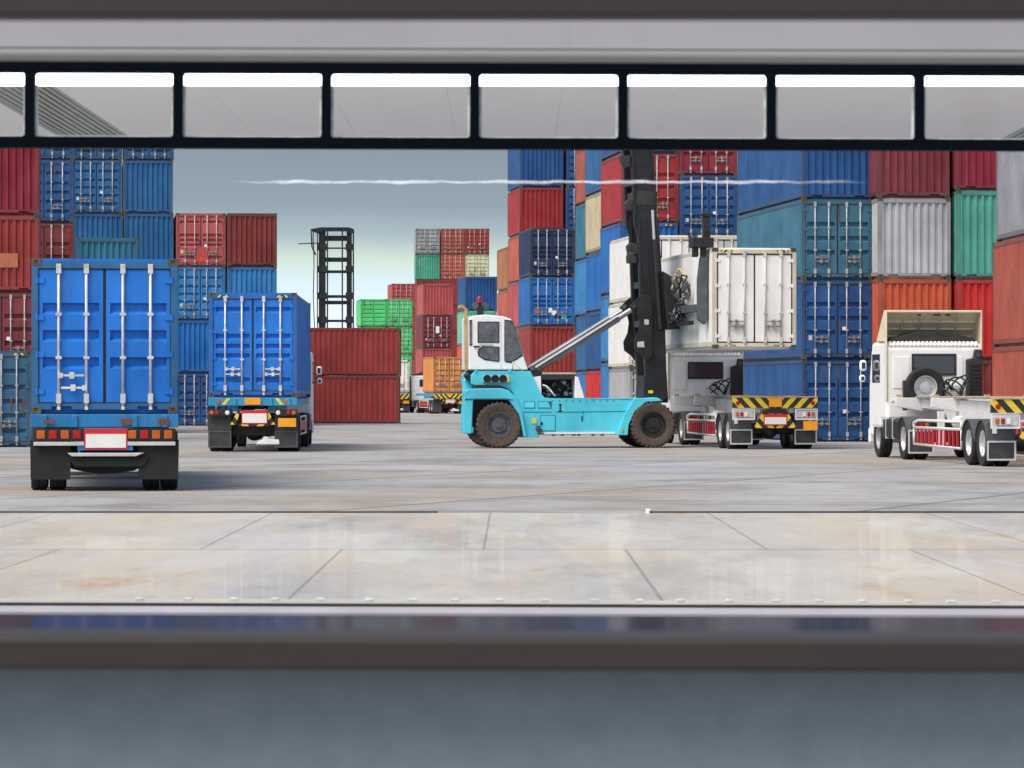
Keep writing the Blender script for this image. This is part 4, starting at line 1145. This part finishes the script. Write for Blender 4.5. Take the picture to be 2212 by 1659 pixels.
# mast
outer = [PM(262, 620), PM(372, 620), PM(455, 640), PM(482, 1100), PM(515, 1659), P(2075, 1130), P(2040, 1160), P(1890, 1150), PM(292, 1400)]
inner = [PM(204, -90), PM(398, -90), PM(418, 90), PM(440, 560), PM(458, 900), PM(300, 900), PM(238, 700), PM(222, 300)]
for y0 in (.62, 2.06):
    ms = obj('outer_mast', MB().prism(outer, 'y', y0, y0 + .24), M['mast'], mach, bevel=.015)
    obj('inner_mast', MB().prism(inner, 'y', y0 + .03, y0 + .21), M['mast'], ms, bevel=.015)
    fl = MB()
    for q in ([(262, 640), (285, 640), (310, 1400), (288, 1400)], [(425, 640), (452, 640), (512, 1659), (485, 1659)], [(330, 640), (342, 640), (385, 1640), (372, 1640)]):
        fl.prism([PM(*p) for p in q], 'y', y0 - .04, y0 - .002)
    obj('mast_flange', fl, M['black'], ms)
    fl = MB()
    for q in ([(206, -60), (226, -60), (250, 620), (230, 620)], [(382, -60), (402, -60), (440, 560), (420, 560)]):
        fl.prism([PM(*p) for p in q], 'y', y0 - .03, y0 + .026)
    obj('mast_flange', fl, M['black'], ms)
for (zx, zy, w_, h_) in ((300, -60, 190, 150), (310, 330, 180, 40), (345, 470, 200, 130), (335, 930, 170, 80), (360, 1250, 120, 60), (400, 1600, 180, 60)):
    p0 = PM(zx - w_/2, zy + h_/2); p1 = PM(zx + w_/2, zy - h_/2); obj('mast_crossbeam', MB().box(p0[0], p1[0], .64, 2.26, p0[1], p1[1]), plain('mast_crossbeam_steel', (.035, .036, .036), .5, var=.3), mach, bevel=.02)
for q in ([(118, 90), (200, 80), (205, 185), (170, 190), (130, 150)], [(155, 520), (190, 480), (232, 490), (240, 580), (160, 570)], [(180, 900), (205, 870), (262, 880), (262, 950), (185, 945)], [(182, 985), (235, 975), (260, 1000), (262, 1055), (185, 1055)],
          [(300, 1250), (372, 1235), (372, 1295), (305, 1300)], [(395, 860), (440, 845), (445, 940), (400, 945)]):
    obj('mast_bracket', MB().prism([PM(*p) for p in q], 'y', .66, 1.05), M['dark'], mach, bevel=.015)
obj('mast_cylinder', MB().cyl((*[PM(398, 575)[0]], .58, PM(398, 575)[1]), (PM(412, 840)[0], .58, PM(412, 840)[1]), .045, 12), M['chrome'], mach)
obj('mast_cylinder_barrel', MB().cyl((PM(415, 840)[0], .56, PM(415, 840)[1]), (PM(470, 1650)[0], .56, PM(470, 1650)[1]), .085, 12), M['black'], mach)
web = [P(1790, 215), P(1850, 170), P(1930, 200), P(1930, 760), P(1870, 790), P(1830, 735), P(1768, 690), P(1760, 610), P(1800, 520), P(1812, 420), P(1790, 330), P(1720, 290)]
for y0 in (.50, 2.36): obj('mast_web', MB().prism(web, 'y', y0, y0 + .06), M['mast'], mach, bevel=.01)
lk = MB()
for q in ([(1855, 405), (1895, 410), (1895, 455), (1855, 455)], [(1790, 615), (1850, 610), (1855, 665), (1790, 665)]): lk.prism([P(*p) for p in q], 'y', .47, .52)
obj('grease_cover', lk, M['silver'], mach)
obj('mast_foot', MB().prism([P(*p) for p in ((1870, 930), (2075, 900), (2090, 1180), (2010, 1180), (1950, 1140), (1865, 1140))], 'y', .75, 2.15), M['black'], mach)
obj('warning_sticker', MB().prism([P(*p) for p in ((1898, 1064), (1940, 1064), (1940, 1092), (1898, 1092))], 'y', .58, .615), M['yellow'], mach)
# carriage and spreader in front of the mast
xs = 6.73
ca = obj('carriage', MB().prism([PM(478, 1130), PM(560, 1180), PM(600, 1300), PM(640, 1560), PM(630, 1650), PM(520, 1650)], 'y', .3, 2.6), M['black'], mach, bevel=.02)
hz = MB(); rd = random.Random(9)
for k in range(44):
    x = PM(530 + rd.random() * 190, 0)[0]; z = PM(0, 1180 + rd.random() * 420)[1]; y = rd.uniform(-.5, .3)
    pts = [(x, y, z)]
    for i in range(5): pts.append((x + .06*i*rd.uniform(-.6, 1), y - .05*i, z + .14*math.sin(i * rd.uniform(.5, 1.2)) * rd.choice((-1, 1))))
    obj('hydraulic_hose', MB().tube(pts, rd.uniform(.018, .035), 6), M['black'] if k % 5 else M['steelgrey'], ca)
hv = MB()
for k in range(12):
    x = PM(560 + rd.random() * 170, 0)[0]; z = PM(0, 1250 + rd.random() * 130)[1]; y = rd.uniform(-1.2, 0)
    obj('valve_block', MB().box(x - .05, x + .06, y - .07, y + .07, z - .06, z + .08), M['spreader'], ca)
loop = MB(); pts = []
for i in range(15):
    w_ = i / 14; pts.append((PM(545 + 110 * w_, 0)[0], .1 - .5 * w_, PM(0, 1300)[1] + .62 * math.sin(math.pi * w_)))
loop.tube(pts, .035, 8); obj('hose_loop', loop, M['tan'], ca)
sp = obj('spreader_beam', MB().box(xs - .28, xs - .08, -3.2, 7.2, 3.98, 4.20), M['spreader'], mach, bevel=.02)
for yy, yb in ((-3.35, -3.05), (7.35, 7.05)):
    leg = obj('spreader_leg', MB().prism([(xs - .22, 5.55), (xs + .10 - .12, 5.55), (xs - .03, 5.1), (xs - .03, 3.75), (xs - .10, 3.6), (xs - .30, 3.75), (xs - .30, 4.9)], 'y', min(yy, yb), max(yy, yb)), M['spreader'], mach, bevel=.015)
    hd = MB().box(xs - .50, xs + .12, min(yy, yb) - .15, max(yy, yb) + .2, 5.82, 6.1).box(xs - .44, xs - .30, min(yy, yb), max(yy, yb), 5.55, 5.82).box(xs - .2, xs - .06, min(yy, yb), max(yy, yb), 5.55, 5.82)
    hd.box(xs - .14, xs + .06, min(yy, yb) + .05, max(yy, yb), 6.1, 6.75).box(xs - .22, xs + .14, min(yy, yb) + .02, max(yy, yb) + .02, 6.72, 6.8)
    obj('twist_lock_head', hd, M['black'], leg, bevel=.01)
obj('spreader_arm', MB().box(xs - .36, xs - .16, -1.9, 1.0, 3.62, 3.74), M['black'], mach)
# the lifted refrigerated container
a = R(8); cx = OX + (xs + W2) * math.cos(a) + 3.98 * math.sin(a); cy = OY + (xs + W2) * math.sin(a) - 3.98 * math.cos(a)
container(cx, cy, 2.90, a, L40, HC, 'reefer', 'white', 'white refrigerated container held in the air by the lifting machine over the empty trailer', None, hz=True)

# far machine: only its lattice mast shows over the red containers
s = 37.2; Y = F / s
fm = thing('container_handler', ((719 - CU) / s, Y, 0), 0, 'distant black lattice mast rising behind the broadside red containers', 'container handler')
def Q(zx): return (626.8 + zx / 4.61 - 719) / s
def QZ(zy): return EYE - (442.5 + zy / 4.61 - CV) / s
for x0, x1 in ((285, 350), (562, 612)):
    obj('mast_column', MB().box(Q(x0), Q(x1), 0, .5, .6, QZ(235)), M['mast'], fm)
    nb = MB()
    for zy in (420, 640, 905, 1145): nb.box(Q(x0) - .06, Q(x1) + .06, -.05, .4, QZ(zy + 32), QZ(zy - 32))
    obj('mast_joint', nb, M['black'], fm)
for zy, hh, nm in ((332, 26, 'crossbeam'), (430, 7, 'crossbeam'), (545, 22, 'crossbeam'), (665, 14, 'crossbeam'), (912, 14, 'crossbeam'), (972, 18, 'crossbeam'), (1155, 12, 'crossbeam')):
    obj(nm, MB().box(Q(345), Q(570), .1, .35, QZ(zy + hh), QZ(zy - hh)), M['mast'], fm)
obj('top_beam', MB().prism([(Q(215), QZ(262)), (Q(220), QZ(240)), (Q(300), QZ(224)), (Q(585), QZ(224)), (Q(632), QZ(240)), (Q(636), QZ(275)), (Q(600), QZ(290)), (Q(560), QZ(262)), (Q(330), QZ(262)), (Q(290), QZ(290))], 'y', -.1, .55), M['mast'], fm)
cc = MB()
for zx, w_ in ((372, 7), (520, 7), (272, 5), (630, 7)): cc.box(Q(zx - w_), Q(zx + w_), -.12, -.04, .6, QZ(262))
obj('chain', cc, M['black'], fm)
obj('hose', MB().tube([(Q(232), -.2, QZ(262)), (Q(240), -.25, QZ(600)), (Q(232), -.2, QZ(900)), (Q(245), -.2, QZ(1250))], .03, 6).tube([(Q(212), -.2, QZ(240)), (Q(220), -.25, QZ(420)), (Q(255), -.2, QZ(500))], .05, 6), M['black'], fm)
obj('antenna', MB().cyl((Q(80), 0, QZ(388)), (Q(290), 0, QZ(380)), .035, 6), M['black'], fm)
obj('base', MB().box(-1.6, 1.6, .6, 6, .6, 1.7), M['cyan'], fm)
for x in (-1.3, 1.3):
    for y in (.6, 5.0):
        w_ = obj('wheel', rm_, M['black'], fm, loc=(x, y, TR)); w_.rotation_euler = (0, 0, R(90)); obj('tyre', tm, M['dusty'], w_)

# ---------------------------------------------------------------- window through which the yard is seen
ROLL = R(.18)
def at9(u, Y=9.0): return (u - CU) * Y / F
def zz(v, Y=9.0): return EYE - (v - CV) * Y / F
m, n, b = newmat('black_bar_paint'); b.inputs['Base Color'].default_value = (.0025, .004, .008, 1); b.inputs['Roughness'].default_value = .6; b.inputs['Specular IOR Level'].default_value = .03; M['bar'] = m
M['lavender'] = plain('lavender_grey_panel', (.36, .355, .39), .5, var=.08, scale=2.5)
M['bronze'] = plain('dark_brown_anodised', (.025, .0195, .0185), .55, var=.12, scale=3)
M['soffit'] = plain('pale_ceiling_board', (.80, .78, .835), .7, var=.02)
M['alu'] = plain('bright_lip', (.34, .34, .39), .4, var=.1)

# black bar with a row of rounded openings
pitch = 320 * 9 / F; w = 300 * 9 / F; z0o, z1o = zz(299), zz(160)
zt, zb = zz(131), zz(323)
bar = thing('window_bar', (0, 9.0, zb), 0, 'black bar pierced by a row of small rounded windows across the top', 'window frame')
bar.rotation_euler = (0, ROLL, 0)
x_first = at9(75); k0 = -8; k1 = 14
mb = MB()
xa, xb = x_first + k0 * pitch, x_first + k1 * pitch
th = .02
mb.box(xa - .3, xb, -th, th, 0, z0o - zb).box(xa - .3, xb, -th, th, z1o - zb, zt - zb)
for k in range(k0, k1 + 1):
    x0 = x_first + k * pitch - (pitch - w); mb.box(x0, x0 + pitch - w, -th, th, z0o - zb, z1o - zb)
    for (cx_, sx) in ((x0, -1), (x0 + pitch - w, 1)):
        for cz, sz in ((z0o - zb, 1), (z1o - zb, -1)):
            rr = .008; pts = [(cx_, cz)]
            for i in range(7):
                w_ = i / 6 * math.pi / 2
                pts.append((cx_ + sx * rr * (1 - math.sin(w_)), cz + sz * rr * (1 - math.cos(w_))))
            mb.prism(pts, 'y', -th + .001, th - .001)
obj('bar', mb, M['bar'], bar)
mg = bpy.data.materials.new('clear_pane'); mg.use_nodes = True; n = mg.node_tree; n.nodes.clear()
o_ = n.nodes.new('ShaderNodeOutputMaterial'); tr = n.nodes.new('ShaderNodeBsdfTransparent'); gl = n.nodes.new('ShaderNodeBsdfGlossy'); mxs = n.nodes.new('ShaderNodeMixShader')
tr.inputs['Color'].default_value = (.96, .97, .97, 1); gl.inputs['Roughness'].default_value = .05; mxs.inputs[0].default_value = .05
n.links.new(tr.outputs[0], mxs.inputs[1]); n.links.new(gl.outputs[0], mxs.inputs[2]); n.links.new(mxs.outputs[0], o_.inputs['Surface'])
M['edge'] = plain('pale_pane_edge', (.62, .70, .68), .4, var=.3, scale=40)
for k in range(k0, k1):
    x0 = x_first + k * pitch; pa = obj('pane', MB().box(x0 + .001, x0 + w - .001, .008, .012, z0o - zb + .001, z1o - zb - .001), mg, bar)
    e = .006
    obj('pane_edge', MB().box(x0, x0 + e, .006, .016, z0o - zb, z1o - zb - .03).box(x0 + w - e, x0 + w, .006, .016, z0o - zb, z1o - zb - .03).box(x0 + e, x0 + w - e, .006, .016, z0o - zb, z0o - zb + .004), M['edge'], pa)
# ceiling seen through the openings, with slot grilles and a lamp strip
SZ = EYE + 1.2; SY0, SY1 = 14.55, 17.9
ce = thing('ceiling', (0, SY0, SZ), 0, 'pale lavender ceiling of flat boards behind the small windows', 'ceiling'); ce['kind'] = 'structure'
seams = [-3.97, -3.5, -3.04, -2.58, -2.13, -1.80, -1.20, -.73, -.26, .20, .66, 1.12, 1.58, 2.04, 2.32, 2.70, 3.2, 3.7]
for i in range(len(seams) - 1):
    a_, b_ = seams[i], seams[i + 1]
    if (a_, b_) in ((-2.13, -1.80), (2.32, 2.70)):
        gm = MB()
        for j in range(9):
            xx = a_ + .02 + (b_ - a_ - .04) * j / 9; gm.box(xx, xx + (b_ - a_) / 9 * .55, .0, SY1 - SY0, .003, .03)
        gm.box(a_, a_ + .02, 0, SY1 - SY0, 0, .03).box(b_ - .02, b_, 0, SY1 - SY0, 0, .03)
        obj('slot_grille', gm, plain('grille_grey', (.33, .345, .34), .6, var=.05), ce)
        obj('grille_back', MB().box(a_, b_, 0, SY1 - SY0, .05, .06), M['black'], ce)
    else:
        obj('ceiling_board', MB().box(a_ + .0004, b_ - .0004, 0, SY1 - SY0, 0, .03), M['soffit'], ce)
obj('ceiling_deck', MB().box(-4.0, 3.7, -.1, SY1 - SY0, .065, .12), M['bar'], ce)
obj('ceiling_post', MB().box(-4.0, -3.9, 2.9, 3.0, -SZ, .0), M['bar'], ce); obj('ceiling_post', MB().box(3.6, 3.7, 2.9, 3.0, -SZ, .0), M['bar'], ce)
me, n, b = newmat('lamp_diffuser'); b.inputs['Base Color'].default_value = (.9, .9, .9, 1); b.inputs['Emission Color'].default_value = (1, .99, 1, 1); b.inputs['Emission Strength'].default_value = 2.4
la = thing('strip_lamp', (0, 14.46, SZ), 0, 'long white strip lamp glowing along the front of the ceiling', 'lamp')
obj('diffuser', MB().box(-3.95, 3.65, -.02, .07, -.002, .075), me, la)
obj('housing', MB().box(-4.0, 3.7, -.03, .08, .078, .14), M['lavender'], la)
# header panel and rails nearer to the camera
Yh = 5.2
hd = thing('header_panel', (0, Yh, zz(112, Yh)), 0, 'lavender grey header panel above the black window bar', 'panel'); hd.rotation_euler = (0, ROLL, 0)
z_ = lambda v: zz(v, Yh) - zz(112, Yh)
pm = MB()
xx = -2.6; wd = (.31, .42, .38, .46)
for i in range(14): pm.box(xx + .0001, xx + wd[i % 4] - .0001, 0, .06, z_(105), z_(-60)); xx += wd[i % 4]
obj('panel_board', pm, M['lavender'], hd)
obj('panel_lip', MB().box(-2.6, 2.8, -.012, .06, z_(127), z_(110)), plain('grey_lip', (.28, .28, .28), .5, var=.04), hd, bevel=.003)
obj('panel_groove', MB().box(-2.6, 2.8, .005, .05, z_(110), z_(105)), M['bronze'], hd)
Yr = 3.2
tr_ = obj('top_rail', MB().box(-1.8, 1.8, 0, .05, zz(33, Yr) , zz(-80, Yr)), M['bronze'], bevel=.003); tr_.location = (0, Yr, 0)
tag(tr_, 'dark brown rail along the very top edge', 'rail')
# sill: bright lip, glossy ledge
si = thing('window_sill', (0, 9.0, zz(1330)), 0, 'glossy dark sill with a bright metal lip below the polished pavement', 'window sill'); si.rotation_euler = (0, ROLL, 0)
zs = zz(1330)
obj('lip', MB().prism([(-.012, 0), (-.012, .006), (.002, zz(1313) - zs), (.03, zz(1313) - zs), (.03, -.05), (-.006, -.05)], 'x', -2.6, 2.6), M['alu'], si)
obj('lip_groove', MB().box(-2.6, 2.6, .031, .036, 0, zz(1306.5) - zs), M['bronze'], si)
obj('glass_edge', MB().box(-2.6, 2.6, .037, .045, 0, zz(1299) - zs), plain('pale_glass_edge', (.70, .72, .66), .3, var=.1), si)
pg = MB()
for k in range(26):
    u = 300 + k * 98; x = at9(u) + random.uniform(-.008, .008); pg.box(x - .010, x + .010, .036, .05, zz(1301) - zs, zz(1295.5) - zs)
obj('edge_glint', pg, M['edge'], si, bevel=.002)  # pale blocks added to imitate glints along the glass edge
ml = bpy.data.materials.new('glossy_ledge'); ml.use_nodes = True; n = ml.node_tree; n.nodes.clear()
o_ = n.nodes.new('ShaderNodeOutputMaterial'); df = n.nodes.new('ShaderNodeBsdfDiffuse'); gl = n.nodes.new('ShaderNodeBsdfGlossy'); mxs = n.nodes.new('ShaderNodeMixShader')
df.inputs['Color'].default_value = (.035, .035, .05, 1); gl.inputs['Roughness'].default_value = .12; gl.inputs['Color'].default_value = (.50, .50, .56, 1); mxs.inputs[0].default_value = .5
n.links.new(df.outputs[0], mxs.inputs[1]); n.links.new(gl.outputs[0], mxs.inputs[2]); n.links.new(mxs.outputs[0], o_.inputs['Surface'])
ly = zz(1331, 8.0) - zs
obj('ledge', MB().prism([(-1.0, ly), (-1.95, ly + .021), (-1.95, -.06), (-1.0, -.06)], 'x', -2.6, 2.6), ml, si)
obj('ledge_bracket', MB().box(-2.6, 2.6, -.99, -.02, -.06, -.051), M['bar'], si)
obj('sill_wall', MB().box(-2.6, 2.6, -.06, .0, -zs, -.052), M['bronze'], si)
# rail and fascia of the counter in front
ra = obj('counter_rail', MB().box(-1.8, 1.8, -.05, .06, zz(1440, Yr), zz(1370, Yr)), M['bronze'], bevel=.004); ra.location = (0, Yr, 0); ra.rotation_euler = (0, ROLL, 0)
tag(ra, 'dark brown rail between the glossy sill and the grey counter front', 'rail')
mf, n, b = newmat('blue_grey_counter')
vv = coords(n, False); c = mixc(n, rng(n, noise(n, vv, 26, 7, .66), .3, .7), (.135, .172, .212), (.172, .212, .248))
n.links.new(c, b.inputs['Base Color']); b.inputs['Roughness'].default_value = .7; b.inputs['Specular IOR Level'].default_value = .2
fa = obj('counter', MB().box(-1.8, 1.8, 0, .04, 0, zz(1442, Yr)), mf); fa.location = (0, Yr, 0); fa.rotation_euler = (0, ROLL, 0)
tag(fa, 'mottled blue grey counter front along the bottom edge', 'counter')
# jambs outside the picture carry the rails, panels, bar and sill
for s in (-1, 1):
    j = obj('jamb', MB().box(-.06, .06, 8.95, 9.05, 0, 3.2).box(-.06, .06, 5.2, 5.26, 0, 3.2).box(-.06, .06, 3.2, 3.26, 0, 3.2), M['bar']); j.location = (s * 1.86, 0, 0)
    tag(j, 'black upright at the %s end of the rails outside the view' % ('left' if s < 0 else 'right'), 'post')

# added glowing wavy shape imitating reflected glare under the bar; no lamp hangs there
mt = bpy.data.materials.new('soft_glare_glow'); mt.use_nodes = True; n = mt.node_tree; n.nodes.clear()
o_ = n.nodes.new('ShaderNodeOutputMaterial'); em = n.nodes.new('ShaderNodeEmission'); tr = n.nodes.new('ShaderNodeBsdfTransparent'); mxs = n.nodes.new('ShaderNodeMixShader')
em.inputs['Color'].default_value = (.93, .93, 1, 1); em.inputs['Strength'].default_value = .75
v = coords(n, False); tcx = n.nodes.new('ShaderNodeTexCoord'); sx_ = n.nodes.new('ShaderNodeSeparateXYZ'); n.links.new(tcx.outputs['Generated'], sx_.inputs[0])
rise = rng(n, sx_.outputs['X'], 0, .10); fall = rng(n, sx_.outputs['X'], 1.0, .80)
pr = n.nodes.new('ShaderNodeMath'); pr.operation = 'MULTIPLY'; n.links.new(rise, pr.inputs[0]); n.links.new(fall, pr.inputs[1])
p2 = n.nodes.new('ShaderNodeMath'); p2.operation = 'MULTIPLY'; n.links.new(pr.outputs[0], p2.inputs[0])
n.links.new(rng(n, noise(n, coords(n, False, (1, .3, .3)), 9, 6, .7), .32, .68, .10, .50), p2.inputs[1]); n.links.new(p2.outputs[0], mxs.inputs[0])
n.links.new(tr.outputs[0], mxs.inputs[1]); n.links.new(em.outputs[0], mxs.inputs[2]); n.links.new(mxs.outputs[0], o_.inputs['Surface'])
YT = 9.0; lt = thing('glare_streak', (0, YT, zz(393, YT)), 0, 'thin wavy glowing streak added as reflected glare across the yard view', 'light tube')
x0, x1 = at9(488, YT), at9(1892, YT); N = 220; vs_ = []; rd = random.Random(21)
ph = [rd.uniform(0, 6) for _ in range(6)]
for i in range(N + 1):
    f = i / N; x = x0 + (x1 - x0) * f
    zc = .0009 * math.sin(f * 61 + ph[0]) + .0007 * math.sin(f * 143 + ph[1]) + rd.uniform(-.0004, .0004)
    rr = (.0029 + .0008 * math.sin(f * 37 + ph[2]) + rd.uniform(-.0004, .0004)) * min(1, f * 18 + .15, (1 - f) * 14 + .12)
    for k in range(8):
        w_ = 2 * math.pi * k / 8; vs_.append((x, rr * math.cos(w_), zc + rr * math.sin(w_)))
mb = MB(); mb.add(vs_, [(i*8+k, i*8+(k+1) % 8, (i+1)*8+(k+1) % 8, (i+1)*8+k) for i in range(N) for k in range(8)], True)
obj('tube', mb, mt, lt)  # tubular mesh standing in for the glare reflection
